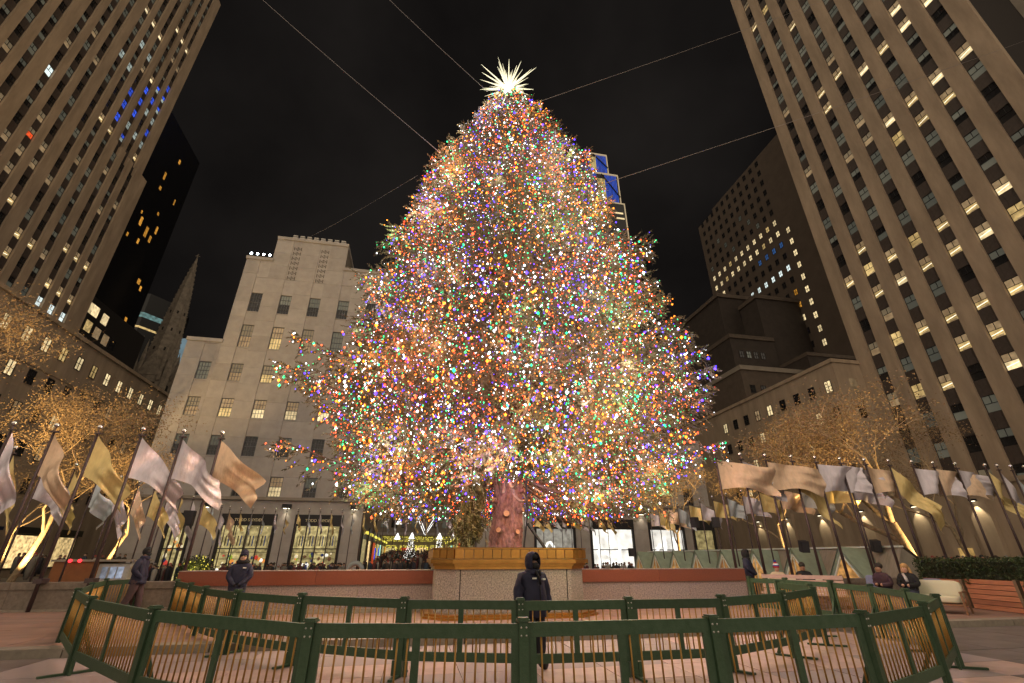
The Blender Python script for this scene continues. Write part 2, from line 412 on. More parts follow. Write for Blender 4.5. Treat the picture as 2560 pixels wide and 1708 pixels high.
# --- long low wings on both sides of the street
def low_win(lit):
    key = ('low', lit)
    if key in WV: return WV[key]
    g = {'lit': LITHOT, 'warm': LIT, 'dark': GLASS, 'dim': LITDIM}[lit]
    b = MB(); w2, h2 = .62, 1.9
    b.box(-w2,-w2+.06,-.05,.05,0,h2); b.box(w2-.06,w2,-.05,.05,0,h2); b.box(-w2+.06,w2-.06,-.05,.05,0,.06); b.box(-w2+.06,w2-.06,-.05,.05,h2-.06,h2)
    b.box(-.03,.03,-.05,.05,.06,h2-.06); b.box(-w2+.06,-.03,-.05,.05,h2*.5-.03,h2*.5+.03); b.box(.03,w2-.06,-.05,.05,h2*.5-.03,h2*.5+.03)
    b.quad((-w2+.06,.03,.06),(w2-.06,.03,.06),(w2-.06,.03,h2-.06),(-w2+.06,.03,h2-.06),1)
    WV[key] = b.mesh('window', [BRONZE, g]); return WV[key]
lwg = thing('low_wing', 'long low limestone wing with a row of lit top-floor windows, behind leafless trees', 'building', (-50, 0, 0), R(90))
MB().box(30, 140, .02, 18, -.7, 30.2).build('wall', STONE, lwg)
MB().box(30, 140, -.25, 18.1, 30.2, 30.75).build('coping', STONE, lwg)
MB().box(30, 140, -.12, .02, 23.9, 24.2).build('string_course', STONE, lwg)
for i in range(16):
    s = 52.2+i*3.04*1.11
    for r_, z in enumerate((26.15, 21.6, 17.4, 13.2, 9.0)):
        if r_ == 0: k = 'lit' if i not in (5,7) else 'warm'
        else: k = 'lit' if (i*7+r_*5) % 13 == 0 else ('dim' if (i*3+r_) % 7 == 0 else 'dark')
        if in_view((-50, s, z)): O('window', low_win(k), lwg, (s, -.03, z))
SHOP_T = glow('shop_teal', (.45,.95,.78), .8, .6, 2.0)
SHOP_W = glow('shop_warm', (1.0,.70,.30), .75, .7, 2.5)
SHOP_Y = glow('shop_yellow', (.95,.78,.34), .36, .8, 2.6)
AWN = mat('awning_navy', (.012,.016,.05), .7)
for i, s in enumerate((44, 52, 60, 68, 76, 84)):
    MB().box(s-2.4, s+2.4, -.06, 0, .2, 4.4).box(s-2.5, s+2.5, -.5, -.06, 4.4, 5.2).build('shopfront_frame', BRONZE, lwg)
    MB().quad((s-2.1,-.08,.4),(s+2.1,-.08,.4),(s+2.1,-.08,4.2),(s-2.1,-.08,4.2)).build('shop_window', SHOP_T if i in (1,) else SHOP_W, lwg)
    if i in (0,1,3): MB().box(s-2.3, s+2.3, -1.2, -.5, 4.6, 5.0).build('awning', AWN, lwg)

rwg = thing('low_wing', 'low limestone wing with lit pilasters beneath the right tower', 'building', (62, 55.0, 0), R(-90))
MB().box(-60, 0, .02, 40, -.7, 29.3).build('wall', STONE, rwg)
MB().box(-60, .2, -.2, 40, 29.3, 29.9).build('coping', STONE, rwg)
MB().box(.02, 45, .7, 5.4, -.7, 9.0).build('podium', STONE, rwg)
MB().box(.3, 45, .45, 5.0, 9.0, 9.5).build('podium_cornice', STONE, rwg)
for i in range(9):
    s = -1.8-i*3.3
    for r_, z in enumerate((24.9, 20.6, 16.3, 12.0)):
        k = 'lit' if (i*5+r_*3) % 4 == 0 else ('dim' if (i+r_) % 5 == 0 else 'dark')
        if in_view((62, 55-s, z)): O('window', low_win(k), rwg, (s, -.03, z))
MB().box(-.05,.0,2.2,3.5,24.8,26.8).build('end_window', LITDIM, rwg)
MB().box(-.05,.0,2.2,3.5,20.5,22.5).build('end_window', GLASS, rwg)
WASH = (1.0,.86,.56)
FIXT = mat('fixture_metal', (.03,.03,.032), .5, metal=.5)
LENS = glow('lamp_lens', (1.0,.9,.65), 6.0)
for i, Y in enumerate((43.3,50.1,57.15,64.4,71.6,78.5)):
    s = 55.0-Y
    yo = .7 if s > 0 else 0
    MB().box(s-1.0, s+1.0, yo-.55, yo, -.7, 8.2).build('pilaster', STONE, rwg)
    fx = thing('wall_lamp', 'wall lamp washing light down the %s pilaster counted from the right edge of the photo' % ORD[i], 'lamp', (62+yo-.85, Y, 7.4), 0, 'wall lamps along the right wing')
    MB().box(-.15,.3,-.3,.3,0,.22).build('housing', FIXT, fx)
    MB().box(-.12,.1,-.25,.25,-.02,0).build('lens', LENS, fx)
    lamp('SPOT', 'wash_light', (-.1,0,-.1), 380, WASH, fx, .06, (.55,0,-5), 70, .5)
ENT = glow('lobby_glow', (1.0,.62,.2), .5, .5, 1.2)
for Y in (46.5, 53.2, 61, 36.5):
    s = 55.0-Y; yo = .7 if s > 0 else 0
    MB().box(s-1.5, s+1.5, yo-.1, yo-.004, -.5, 3.9).build('doorway', STONE, rwg)
    MB().quad((s-.8,yo-.12,-.4),(s+.8,yo-.12,-.4),(s+.8,yo-.12,2.6),(s-.8,yo-.12,2.6)).build('door_glass', ENT if Y != 53.2 else GLASS, rwg)
# ------------------------------------------------------------------ the pair of stone pavilion buildings across the plaza
def grid_window(kind, ww, hh):
    key = ('grid', kind, ww, hh)
    if key in WV: return WV[key]
    up, lo = {'dark':(GLASS,GLASS),'blind':(BLIND,GLASS),'lit':(BLIND2,LITDIM),'litlow':(BLIND2,LIT),'full':(LITDIM,LIT),'grey':(BLIND,BLIND),'bright':(LITDIM,LITHOT)}[kind]
    b = MB(); t = .07; hw = ww/2
    b.box(-hw,-hw+t,-.06,.06,0,hh); b.box(hw-t,hw,-.06,.06,0,hh); b.box(-hw+t,hw-t,-.06,.06,0,t); b.box(-hw+t,hw-t,-.06,.06,hh-t,hh)
    iw = ww-2*t; ih = hh-2*t
    for k in (1,2,3): b.box(-hw+t+iw*k/4-.018, -hw+t+iw*k/4+.018, -.03, .03, t, hh-t)
    for k in (1,2,3):
        th = .035 if k == 2 else .016
        b.box(-hw+t, hw-t, -.04, .025, t+ih*k/4-th, t+ih*k/4+th)
    b.quad((-hw+t,.035,t),(hw-t,.035,t),(hw-t,.035,t+ih/2),(-hw+t,.035,t+ih/2),2)
    b.quad((-hw+t,.036,t+ih/2),(hw-t,.036,t+ih/2),(hw-t,.036,hh-t),(-hw+t,.036,hh-t),1)
    WV[key] = b.mesh('window', [STEELF, up, lo]); return WV[key]
SILLM = MB().box(-.8,.8,-.1,.1,-.12,-.004).mesh('sill', STONE_B)
SLIT = mat('joint_opening_shade', (.02,.018,.016), .9)  # dark joints, and shade of the spire openings put in as colour
DISPL_W = glow('display_white', (1.0,.97,.88), .9, .35, 1.1)
DISPL_G = glow('display_grey', (.75,.72,.62), .42, .5, 3.0)
SIGNM = mat('sign_letters', (.55,.45,.25), .5, emit=(1,.8,.45), estr=.12)
SIGND = mat('sign_letters_dim', (.22,.18,.13), .6)
SIGNBK = mat('fascia_black', (.012,.011,.012), .4)
def text_on(root, body, loc, size, m_):
    cu = bpy.data.curves.new('sign_lettering', 'FONT'); cu.body = body; cu.size = size; cu.extrude = .015; cu.align_x = 'CENTER'; cu.resolution_u = 3
    cu.materials.append(m_)
    o = bpy.data.objects.new('tmp', cu); C.objects.link(o)
    me = bpy.data.meshes.new_from_object(o.evaluated_get(bpy.context.evaluated_depsgraph_get())); me.name = 'sign_lettering'
    bpy.data.objects.remove(o)
    return O('sign_lettering', me, root, loc, (R(90),0,0))

ROWZ = [(7.77,2.2),(12.17,2.3),(16.65,2.3),(21.16,2.3),(25.7,3.2),(30.86,2.86)]
BW = 1.42
def pavilion(label, cols, x0, x1, tops, lits, flip=False):
    """cols window centres; tops = [(xa, xb, ztop)] skyline steps"""
    t = thing('stone_building', label, 'building', (0, 58, 0))
    topz = lambda x: max([z for a, b, z in tops if a-.01 <= x <= b+.01] or [26])
    # rough core behind the facing
    for a, b, z in tops: MB().box(a+.05, b-.05, .3, 22, -.7, z-.15).build('core', STONE_D, t)
    edges = [x0]
    for c in cols: edges += [c-BW/2, c+BW/2]
    edges.append(x1)
    # strips: even index = pier, odd = window bay
    for i in range(len(edges)-1):
        a, b = edges[i], edges[i+1]
        zt = topz((a+b)/2)
        if i % 2 == 0:
            segs = [a] + sorted({q for tt in tops for q in tt[:2] if a+.3 < q < b-.3}) + [b]
            for sa, sb in zip(segs[:-1], segs[1:]):
                zt = topz((sa+sb)/2); n = max(1, round((zt-7.75)/2.25)); dz = (zt-7.75)/n
                for k in range(n):
                    MB().box(sa+.006, sb-.006, -.0, .29, 7.75+k*dz+.006, 7.75+(k+1)*dz-.006).build('stone_block', STONE_B, t, (0, random.uniform(-.006,.006), 0))
        else:
            zs = 7.75; c = (a+b)/2
            for r_, (zb, h) in enumerate(ROWZ):
                if zb+h > zt-1: break
                if zb > zs+.2: MB().box(a+.004, b-.004, .07, .29, zs+.006, zb-.13).build('spandrel_block', STONE_B, t)
                O('window', grid_window(lits.get((cols.index(c) if c in cols else i//2, r_), 'dark'), BW-.01, h), t, (c, .2, zb))
                O('sill', SILLM, t, (c, .12, zb))
                zs = zb+h+.01
            MB().box(a+.004, b-.004, .07, .29, zs, min(zt, zs+2.4)).build('spandrel_block', STONE_B, t)
            if zt > zs+2.5:
                # attic grilles, the shade in their piercings put in as dark raised shapes
                g = MB(); z = zs+2.42; n = 0
                MB().box(a+.004, b-.004, .04, .29, z, zt).build('attic_panel', STONE_B, t)
                if zt > 41:
                    gm = MB()
                    for k in range(7):
                        zz = zt-1.3-k*.82; hw = .36
                        for (qx, qz) in ((0,.22),(0,-.22),(.26,0),(-.26,0)): gm.box(c+qx-.07, c+qx+.07, .028, .04, zz+qz-.07, zz+qz+.07)
                        for sx in (-1,1): gm.box(c+sx*.46-.05, c+sx*.46+.05, .028, .04, zz-.28, zz+.28)
                        gm.beam((c-.22,.03,zz-.22),(c+.22,.03,zz+.22),.012,.05,up=(0,1,0)); gm.beam((c-.22,.03,zz+.22),(c+.22,.03,zz-.22),.012,.05,up=(0,1,0))
                    gm.build('attic_grille', mat('grille_shade', (.10,.085,.07), .9), t)
    for a, b, z in tops: MB().box(a-.1, b+.1, -.16, 22.1, z, z+.45).build('coping', STONE_B, t, (0, random.uniform(-.004,.004), 0))
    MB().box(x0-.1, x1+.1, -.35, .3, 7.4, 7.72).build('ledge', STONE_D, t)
    return t
colsB = [-26.95,-23.3,-19.65,-15.95,-12.2,-8.5]
litB = {(1,0):'blind',(4,3):'lit',(5,3):'grey',(5,4):'lit',(0,2):'lit',(1,2):'full',(2,2):'bright',(3,2):'bright',(4,2):'bright',(0,3):'grey',(1,3):'lit',(2,3):'litlow',(3,3):'lit',(1,4):'lit',(2,4):'full',(3,4):'lit',(4,4):'grey',(0,4):'grey',
        (1,5):'dark',(2,5):'blind',(3,5):'blind',(4,5):'blind',(2,0):'blind',(3,0):'bright',(4,0):'blind',(5,0):'blind',(0,1):'blind',(1,1):'blind',(2,1):'dark',(3,1):'blind',(4,1):'dark',(0,0):'dark',(1,0):'dark',(5,2):'litlow',(5,1):'dark'}
bb = pavilion('pale stone building with stepped roof left of the big tree', colsB, -29.7, -6.0, [(-29.7,-25.8,26.1),(-25.8,-22.5,38.9),(-22.5,-13.0,42.7),(-13.0,-6.0,38.6)], litB)
colsM = [9.6+3.7*k for k in range(8)]
litM = {(i, r_): ('lit' if (i*3+r_*5) % 4 == 0 else ('litlow' if (i+r_) % 5 == 0 else 'dark')) for i in range(8) for r_ in range(6)}
mm = pavilion('pale stone building standing mostly hidden behind the big tree', colsM, 7.2, 38.4, [(7.2,13.5,38.6),(13.5,23.0,42.7),(23.0,27.0,38.9),(27.0,31.0,26.1),(31.0,38.4,16.0)], litM)

def shop(root, x0, x1, glass, sign=None, m_=SIGNM, cols=4, size=.42):
    """ground-floor shop window: fascia with lettering, frame, mullions and panes"""
    MB().box(x0-.25, x1+.25, -.12, .25, 4.78, 5.95).build('fascia', SIGNBK, root)
    f = MB().box(x0-.25, x0, -.1, .2, -.7, 4.77).box(x1, x1+.25, -.1, .2, -.7, 4.77)
    wd = (x1-x0)/cols
    for k in range(1, cols): f.box(x0+wd*k-.04, x0+wd*k+.04, -.08, .08, -.6, 4.77)
    f.box(x0, x1, -.09, .09, 2.42, 2.52); f.box(x0, x1, -.09, .09, -.7, -.55)
    f.build('shop_frame', SIGNBK, root)
    for k in range(cols):
        for za, zb in ((-.55,2.42),(2.52,4.77)):
            MB().quad((x0+wd*k+.05,.1,za),(x0+wd*(k+1)-.05,.1,za),(x0+wd*(k+1)-.05,.1,zb),(x0+wd*k+.05,.1,zb)).build('pane', glass, root)
    if sign: text_on(root, sign, ((x0+x1)/2, -.14, 5.2), size, m_)
def lower_wall(root, spans, x0, x1):
    xs = x0
    for a, b in spans + [(x1, x1)]:
        if a > xs+.3:
            n = 3
            for k in range(n): MB().box(xs+.004, a-.004, 0, .29, -.7+k*2.7+.005, -.7+(k+1)*2.7-.005).build('stone_block', STONE_B, root)
        if b > a: MB().box(a, b, .0, .28, 5.97, 7.39).build('stone_block', STONE_B, root)
        xs = b
for a, b, g, s in ((-25.6,-23.6,SHOP_Y,None),(-20.4,-15.3,SHOP_Y,'TODD SNYDER'),(-12.9,-8.3,SHOP_Y,'TODD SNYDER')):
    shop(bb, a, b, g, s)
lower_wall(bb, [(-25.86,-23.34),(-20.66,-15.04),(-13.16,-8.04)], -29.6, -6.0)
for a, b, g, s in ((14.5,19.2,DISPL_G,'kate spade  NEW YORK'),(21.6,26.9,DISPL_W,None),(29.4,33.9,DISPL_W,None),(35.6,38.2,SHOP_Y,None)):
    shop(mm, a, b, g, s, SIGND, cols=1, size=.40)
lower_wall(mm, [(14.24,19.46),(21.34,27.16),(29.14,34.16),(35.34,38.4)], 7.3, 38.4)
# goods in the shop windows
GOODS = [mat('goods_'+n, c, .6, emit=c, estr=e) for n, c, e in (('red',(.6,.06,.04),.5),('cream',(.9,.8,.55),.6),('orange',(.8,.3,.06),.6),('navy',(.03,.05,.16),.3),('brown',(.16,.08,.04),.3),('green',(.30,.42,.05),.55),('white',(.95,.95,.9),.8))]  # goods carry a glow of their own in place of shop light
def goods(root, x0, x1, z0, z1, n):
    for k in range(n):
        x = random.uniform(x0+.2, x1-.2); z = random.uniform(z0, z1); s = random.uniform(.08,.24)
        MB().ball((x, -.0, z), s, 6, 4, sc=(1,.3,random.uniform(.7,1.6))).build('display_goods', random.choice(GOODS), root)
SHELF = mat('shop_shelf', (.10,.07,.03), .6); CURT = mat('shop_curtain', (.30,.27,.16), .9, emit=(.6,.5,.25), estr=.12)  # curtain also given a faint glow for the shop light on it
def interior(root, x0, x1):
    for z in (.75,1.45,2.1): MB().box(x0+.1, x1-.1, -.02, .06, z, z+.05).build('shelf', SHELF, root)
    for k in range(16):
        x = x0+.3+(x1-x0-.6)*k/15; MB().box(x, x+.10, .0, .06, 2.75, 3.75).build('hanging_garment', [CURT, SHELF, GOODS[3], CURT][k % 4], root)
    for k in range(5):
        x = x0+.5+(x1-x0-1)*k/4; MB().ball((x,.0,4.55), .06, 6, 4).build('ceiling_spot', LITHOT, root)
    for k in range(4):
        x = x0+.6+(x1-x0-1.2)*(k+.3)/4
        MB().tube([(x,-.02,-.5),(x+.03,-.02,.3),(x,-.02,.9)], [.10,.17,.13], 7).ball((x,-.02,1.08), .10, 7, 5, 0, (1,.6,1.2)).build('mannequin', GOODS[(k*2+1) % 7], root)
interior(bb,-20.4,-15.3); interior(bb,-12.9,-8.3)
goods(bb, -20.4,-15.3,.2,1.9,30); goods(bb,-12.9,-8.3,.2,2.2,30); goods(bb,-25.6,-23.6,.5,3.5,14)
WHITE_G = glow('sculpture_glow', (1.0,.98,.93), 1.3)  # sculptures glow by themselves, shop light put into the material
def swoop(root, pts, r):
    MB().tube([(x,.0,z) for x,z in pts], r, 6).build('window_sculpture', WHITE_G, root)
swoop(mm, [(14.7,1.6),(15.3,2.2),(15.9,3.2),(16.2,3.3),(16.6,2.8),(17.0,1.9),(17.6,1.7)], .14); swoop(mm, [(17.9,1.9),(18.4,2.2),(18.9,2.2),(19.1,1.8)], .13)
swoop(mm, [(22.4,3.2),(22.3,2.0),(22.6,1.0),(23.2,.3)], .16); swoop(mm, [(23.0,2.3),(23.9,1.7),(24.7,2.0),(25.3,2.9)], .18); swoop(mm, [(23.2,1.2),(24.2,.9),(25.2,1.3)], .2)
swoop(mm, [(29.7,1.6),(30.1,2.5),(30.6,3.1)], .2); swoop(mm, [(31.1,3.9),(31.2,2.9),(31.0,1.9)], .28); swoop(mm, [(32.6,3.9),(32.7,2.8),(32.5,1.8)], .3)
# downlights under the ledge
for i, X in enumerate((-22.4,-14.2,-6.9,12.6,20.4,28.3)):
    f = thing('wall_lamp', 'small dark downlight on the stone wall above the shopfronts, %s from the left' % ORD[i], 'lamp', (X, 57.6, 6.55), 0, 'downlights above the shopfronts')
    MB().box(-.45,.45,-.25,.35,0,.45).build('housing', FIXT, f)
    MB().box(-.3,.3,-.15,.2,-.02,-.001).build('lens', LENS, f)
    lamp('SPOT', 'down_light', (0,.1,-.06), 60, (1,.85,.62), f, .05, (0,.3,-4), 80, .7)
# floodlights on the roof corner and the row of fixtures along the parapet
FLOOD = glow('flood_lens', (.80,.92,1.0), 26.0)
for i in range(4):
    f = thing('floodlight', 'white roof floodlight on the stone building, %s from the left' % ORD[i], 'floodlight', (-25.55+.8*i, 58.3, 39.35), 0, 'lit roof floodlights')
    MB().box(-.22,.22,-.05,.25,.45,.85).box(-.03,.03,.05,.12,0,.45).build('housing', FIXT, f)
    MB().lathe([(.16,0),(.16,.02)], 12).build('lens', FLOOD, f, (0,-.06,.65), (R(90),0,0))
    lamp('SPOT', 'flood_light', (0,-.12,.65), 900, (.85,.93,1), f, .12, (30,-40,-36), 60, .8)
for i in range(8):
    f = thing('floodlight', 'unlit boxy fixture on the highest roof edge of the stone building, %s from the left' % ORD[i], 'floodlight', (-20.4+.95*i, 58.3, 43.16), 0, 'unlit roof fixtures')
    MB().box(-.32,.32,-.2,.3,.1,.32).box(-.3,.3,-.22,.28,.42,.6).box(-.05,.05,0,.1,0,.1).build('housing', mat('fixture_grey', (.5,.47,.42), .5, metal=.3), f)

# ------------------------------------------------------------------ buildings farther off
mt = thing('office_tower', 'brown stone tower behind the wing with rows of lit square windows', 'tower', (95, 85.5, 0), R(-90))
MB().box(-34.5, 8.2, .0, 45, -.7, 113.2).build('wall', mat('brown_stone', (.12,.092,.07), .9, noise=.25, nscale=.3), mt)
MB().box(-30, 5, 4, 40, 113.2, 119).build('penthouse', DARKST2, mt)
mw = lambda s, y, z: (95+y, 85.5-s, z)
msp = {}
for a in (117.4,114.4,111.5,108.4,105.5,102.5,99.6,96.7,93.75,90.8,87.85): msp[(round((a-87.85)/2.95), 1)] = 'lit'; msp[(round((a-87.85)/2.95), 0)] = 'lit'
def sq_win(kind):
    key = ('sq', kind)
    if key in WV: return WV[key]
    g = {'lit': LITHOT, 'warm': LIT, 'blue': BLUED, 'cool': WHITE_L, 'dark': GLASS, 'amber': AMBER, 'dim': BLIND}[kind]
    b = MB(); b.box(-.62,.62,-.05,.05,0,.07).box(-.62,.62,-.05,.05,1.73,1.8).box(-.62,-.55,-.05,.05,.07,1.73).box(.55,.62,-.05,.05,.07,1.73).box(-.55,.55,-.05,.05,.87,.93).box(-.03,.03,-.05,.05,.07,.87).box(-.03,.03,-.05,.05,.93,1.73)
    b.quad((-.55,.03,.07),(.55,.03,.07),(.55,.03,1.73),(-.55,.03,1.73),1)
    WV[key] = b.mesh('window', [BRONZE, g]); return WV[key]
for i in range(11):
    for r_ in range(-9, 8):
        z = 85.15+r_*3.87; k = 'dark'
        if r_ in (0, 1): k = 'lit' if (i+r_) % 6 != 2 else 'warm'
        elif r_ == -1: k = 'blue' if i in (1,2,3) else ('lit' if i in (10,9) else 'dark')
        elif r_ == -3: k = 'cool' if i < 7 else 'dark'
        elif r_ in (2,3,4): k = 'dim' if (i*3+r_) % 4 == 0 else 'dark'
        if i == 0: k = {1:'lit',0:'lit',-1:'blue',-3:'cool',-5:'amber',-6:'amber',-7:'lit'}.get(r_, 'dark')
        if in_view(mw(-2.35-i*2.95, 0, z)): O('window', sq_win(k), mt, (-2.35-i*2.95, -.04, z-.9))
for r_ in range(10):
    z = 83.8-r_*3.83
    O('window', sq_win('lit'), mt, (1.2, -.04, z-.9))
sb = thing('stepped_building', 'dark brick building stepping back below the lit brown tower', 'building', (0,0,0))
def sbox(a,b,c,d,e,f,m_,nm): MB().box(a,b,c,d,e,f).build(nm, m_, sb)
sbox(76.5,94,95,135,-.7,66.3,DARKST,'wall'); sbox(76.1,94,94.6,135.4,66.3,67.4,DARKST2,'cornice')
sbox(82,95,88,94.5,-.7,62.4,DARKST,'wall'); sbox(81.7,95,87.6,94.6,62.4,63.5,DARKST2,'cornice')
sbox(70,81.9,86,130,-.7,49,DARKST,'wall'); sbox(69.8,82,85.7,130,49,50,DARKST2,'cornice')
sbox(66,81.8,80,128,-.7,38.2,DARKST2,'wall'); sbox(65.8,82,79.7,128,38.2,39.2,STONE_D,'cornice')
sbox(82.1,96,78,87.5,-.7,42,DARKST,'wall'); sbox(82,96,77.8,87.5,42,42.8,DARKST2,'cornice')
for k in range(4):
    O('window', sq_win('dim' if k == 1 else 'dark'), sb, (72.3+k*1.9, 85.94, 44))
    O('window', sq_win('dark'), sb, (68+k*2.6, 79.94, 33)); O('window', sq_win('dark'), sb, (68+k*2.6, 79.94, 28))
bt = thing('dark_tower', 'near-black glass tower with a few amber windows behind the left tower', 'tower', (-85, 0, 0), R(90))
MB().box(100, 137.3, 0, 30, -.7, 127).build('wall', mat('black_glass', (.006,.006,.007), .25, spec=.5), bt)
amb = MB()
for (s, z, w_, h_) in [(127.5,117,.9,1.6),(124,107,.8,2.6),(124.2,103,.9,1.2),(127.8,96,.7,1.0),(129.8,90.5,.8,2.6),(122.4,88,1.0,2.8),(125.9,86.6,1.1,3.4),(128.6,86.5,.9,2.2),(124.6,83,.7,1.6),(132.6,104.2,.5,2),(131,73.5,1.3,1.6),(133,72.2,.8,1.5),(132.1,61.5,1.0,1.4),(119.9,82,.6,1.2),(121.5,91.3,.5,1.0)]:
    MB().box(s, s+w_, -.06, -.002, z, z+h_).build('window', AMBER, bt)
ob = thing('office_block', 'small dark office block with bright yellow windows below the near-black tower', 'building', (-74, 0, 0), R(90))
MB().box(96, 125, 0, 12, -.7, 54).build('wall', mat('dark_wall', (.02,.018,.017), .6), ob)
for s, z, k in ((102.4,51.2,'lit'),(104.4,51.2,'lit'),(108.0,51.0,'lit'),(104.2,47.4,'warm'),(107.4,47.2,'dim'),(103.2,43.8,'dim'),(106.4,43.6,'dim'),(110.6,47.0,'dim'),(113.4,47,'dark')):
    MB().box(s, s+2.0, -.08, -.002, z-1.2, z+1.2).build('window', {'lit':LITHOT,'warm':LIT,'dim':LITDIM,'dark':GLASS}[k], ob)
tb = thing('glass_tower', 'black tower with a teal-lit top floor left of the cathedral spire', 'tower', (-116.5, 190, 0))
MB().prism([(-11,-8),(5,-8),(11,0),(11,12),(-11,12)], -.7, 97).build('wall', mat('black_glass2', (.008,.009,.01), .3), tb)
TEAL = glow('teal_glass', (.26,.52,.52), .22, .8, .8)
MB().prism([(-11.1,-8.1),(5,-8.1),(11.1,0),(11.1,3),(-11.1,3)], 86.6, 88.6).build('lit_floor', TEAL, tb)
MB().prism([(-11.06,-8.06),(5,-8.06),(11.06,0),(11.06,3),(-11.06,3)], 82, 82.8).build('lit_floor', LIT, tb)
for k in range(7):
    MB().box(-9+random.uniform(0,5), -2+random.uniform(0,8), -8.12, -8.01, 58+k*3.2, 58.7+k*3.2).build('lit_floor', TEAL if k % 3 else COOL, tb)

# cathedral spire
SPST = mat('cathedral_stone', (.30,.255,.20), .9, noise=.5, nscale=.9, bump=.4, bscale=2)
cs = thing('cathedral_spire', 'slender gothic stone spire rising between the towers and the stone building', 'spire', (-76.8, 140, 0), R(6))
MB().lathe([(4.3,50),(2.9,66),(1.75,77.5),(.25,89.2),(.12,89.5)], 8).build('spire', SPST, cs)
MB().box(-4.4,4.4,-4.4,4.4,-.7,48).build('tower', SPST, cs)
MB().tube([(0,0,89.3),(0,0,91.2)], .16, 5).box(-.6,.6,-.12,.12,90.2,90.45).build('cross', SPST, cs)
for sx in (-1,1):
    for sy in (-1,1):
        MB().lathe([(.95,36),(.95,50),(.5,52),(.04,59)], 6, (sx*4.2, sy*4.2, 0)).build('pinnacle', SPST, cs)
        MB().lathe([(.5,46),(.5,53),(.03,58)], 6, (sx*2.6, sy*4.3, 0)).build('pinnacle', SPST, cs)
for k in range(4):
    a = k*math.pi/2
    g = MB(); g.prism([(-2.9,-.25),(2.9,-.25),(2.9,.25),(-2.9,.25)], 47.5, 48.2); 
    n0 = len(g.v); g.v += [(-2.6,-.3,48.2),(2.6,-.3,48.2),(0,-.3,55),(-2.6,.3,48.2),(2.6,.3,48.2),(0,.3,55)]
    g.f += [(n0,n0+1,n0+2),(n0+5,n0+4,n0+3),(n0,n0+2,n0+5,n0+3),(n0+1,n0+4,n0+5,n0+2)]; g.m += [0]*4
    g.build('gable', SPST, cs, (math.sin(a)*4.3, -math.cos(a)*4.3, 0), (0,0,a))
    for sx in (-1.6, 1.6):
        MB().box(sx-.6, sx+.6, -.12, .02, 36, 45.5).build('lancet_shade', SLIT, cs, (math.sin(a)*4.4, -math.cos(a)*4.4, 0), (0,0,a))  # dark slab in place of the shaded opening
crk = MB()
for k in range(8):
    for j in range(22):
        z = 51+j*1.7; r_ = np.interp(z, [50,66,77.5,89.2], [4.3,2.9,1.75,.25]); a = k*math.pi/4
        crk.obox(Matrix.Translation((r_*math.cos(a), r_*math.sin(a), z)) @ Matrix.Rotation(a,4,'Z'), .35, .28, .5)
tag(crk.build('crockets', SPST, cs), kind='stuff')
for k in range(8):
    for z in (56,62.5,68.5):
        a = (k+.5)*math.pi/4; r_ = np.interp(z, [50,66,77.5,89.2], [4.3,2.9,1.75,.25])*.925
        MB().box(-.22,.22,-.08,.08,-.5,.5).build('lucarne_shade', SLIT, cs, (r_*math.cos(a), r_*math.sin(a), z), (0,0,a+math.pi/2))  # dark slab for the shade inside the small dormer
pb = thing('pale_building', 'pale blue-lit building strip between the spire and the stone building', 'building', (-75.6, 150, 0))
MB().box(-3.2,4,0,14,53.2,65.2).build('lit_wall', glow('pale_wall_glow', (.42,.62,.72), .30, .15, .3), pb)  # floodlighting on the wall put in as its own glow
MB().box(-3.2,4,.02,14,-.7,53.1).build('wall', DARKST, pb)
for k in range(7): MB().box(-3.2,4,-.06,0,40.5+k*1.75,41.4+k*1.75).build('lit_band', glow('pale_band', (.75,.85,.92), .5, .1), pb)

# far supertall with glowing blue crown
sv = thing('supertall_tower', 'distant skyscraper with glowing blue fins showing behind the right of the big tree', 'tower', (0, 400, 0))
MB().box(150,219.5,0,40,-.7,394).build('wall', mat('black_glass3', (.008,.008,.010), .4), sv)
GOLDL = glow('gold_edge', (.85,.66,.40), .42)
BFIN = glow('blue_fin', (.04,.15,1.0), .55, .5, .05); YFIN = glow('yellow_fin', (1.0,.78,.30), .6)
fm1 = MB().box(-.45,.45,-.5,.5,0,1).mesh('fin', BFIN); fm2 = MB().box(-.45,.45,-.5,.5,0,1).mesh('fin', YFIN)
for xa, xb, za, zb in ((168,203.5,441,472.5),(172,215.5,394.5,440)):
    MB().box(xa, xb, .5, 20, za, zb-.5).build('crown_wall', mat('crown_dark', (.01,.012,.03), .5), sv)
    n = int((xb-xa)/1.75)
    for k in range(n):
        x = xa+.8+k*1.75; mid = (xa+xb)/2-1
        yl = abs(x-mid) < 4.8
        O('fin', fm2 if yl else fm1, sv, (x, 0, za+1.5), (0,0,0), (.62+.3*(k % 3 == 0),1,zb-za-3 if not yl else (zb-za)*.78))
    MB().box(xa-.6, xb+.6, -1, 1, zb-.4, zb+1.0).build('edge_beam', GOLDL, sv)
    MB().box(xb, xb+.9, -1, 1, za, zb-.4).build('edge_beam', GOLDL, sv)
    MB().beam((xa,-1.4,za+6),((xa+xb)/2,-1.4,zb-2),.6,1.8,up=(0,1,0)).beam(((xa+xb)/2,-1.4,zb-2),(xb,-1.4,za+9),.6,1.8,up=(0,1,0)).build('brace', FIXT, sv)
MB().box(150,220.6,-1,1,393.6,394.8).build('edge_beam', GOLDL, sv); MB().box(219.6,220.6,-1,1,250,393.6).build('edge_beam', GOLDL, sv)
MB().box(207,217,-.6,-.01,378,380).box(208,218,-.6,-.01,370,372).build('lit_band', LITHOT, sv)
db = thing('background_block', 'distant block with a row of small lit windows right of the big tree', 'building', (0, 210, 0))
MB().box(150,186,0,20,-.7,101).build('wall', DARKST, db)
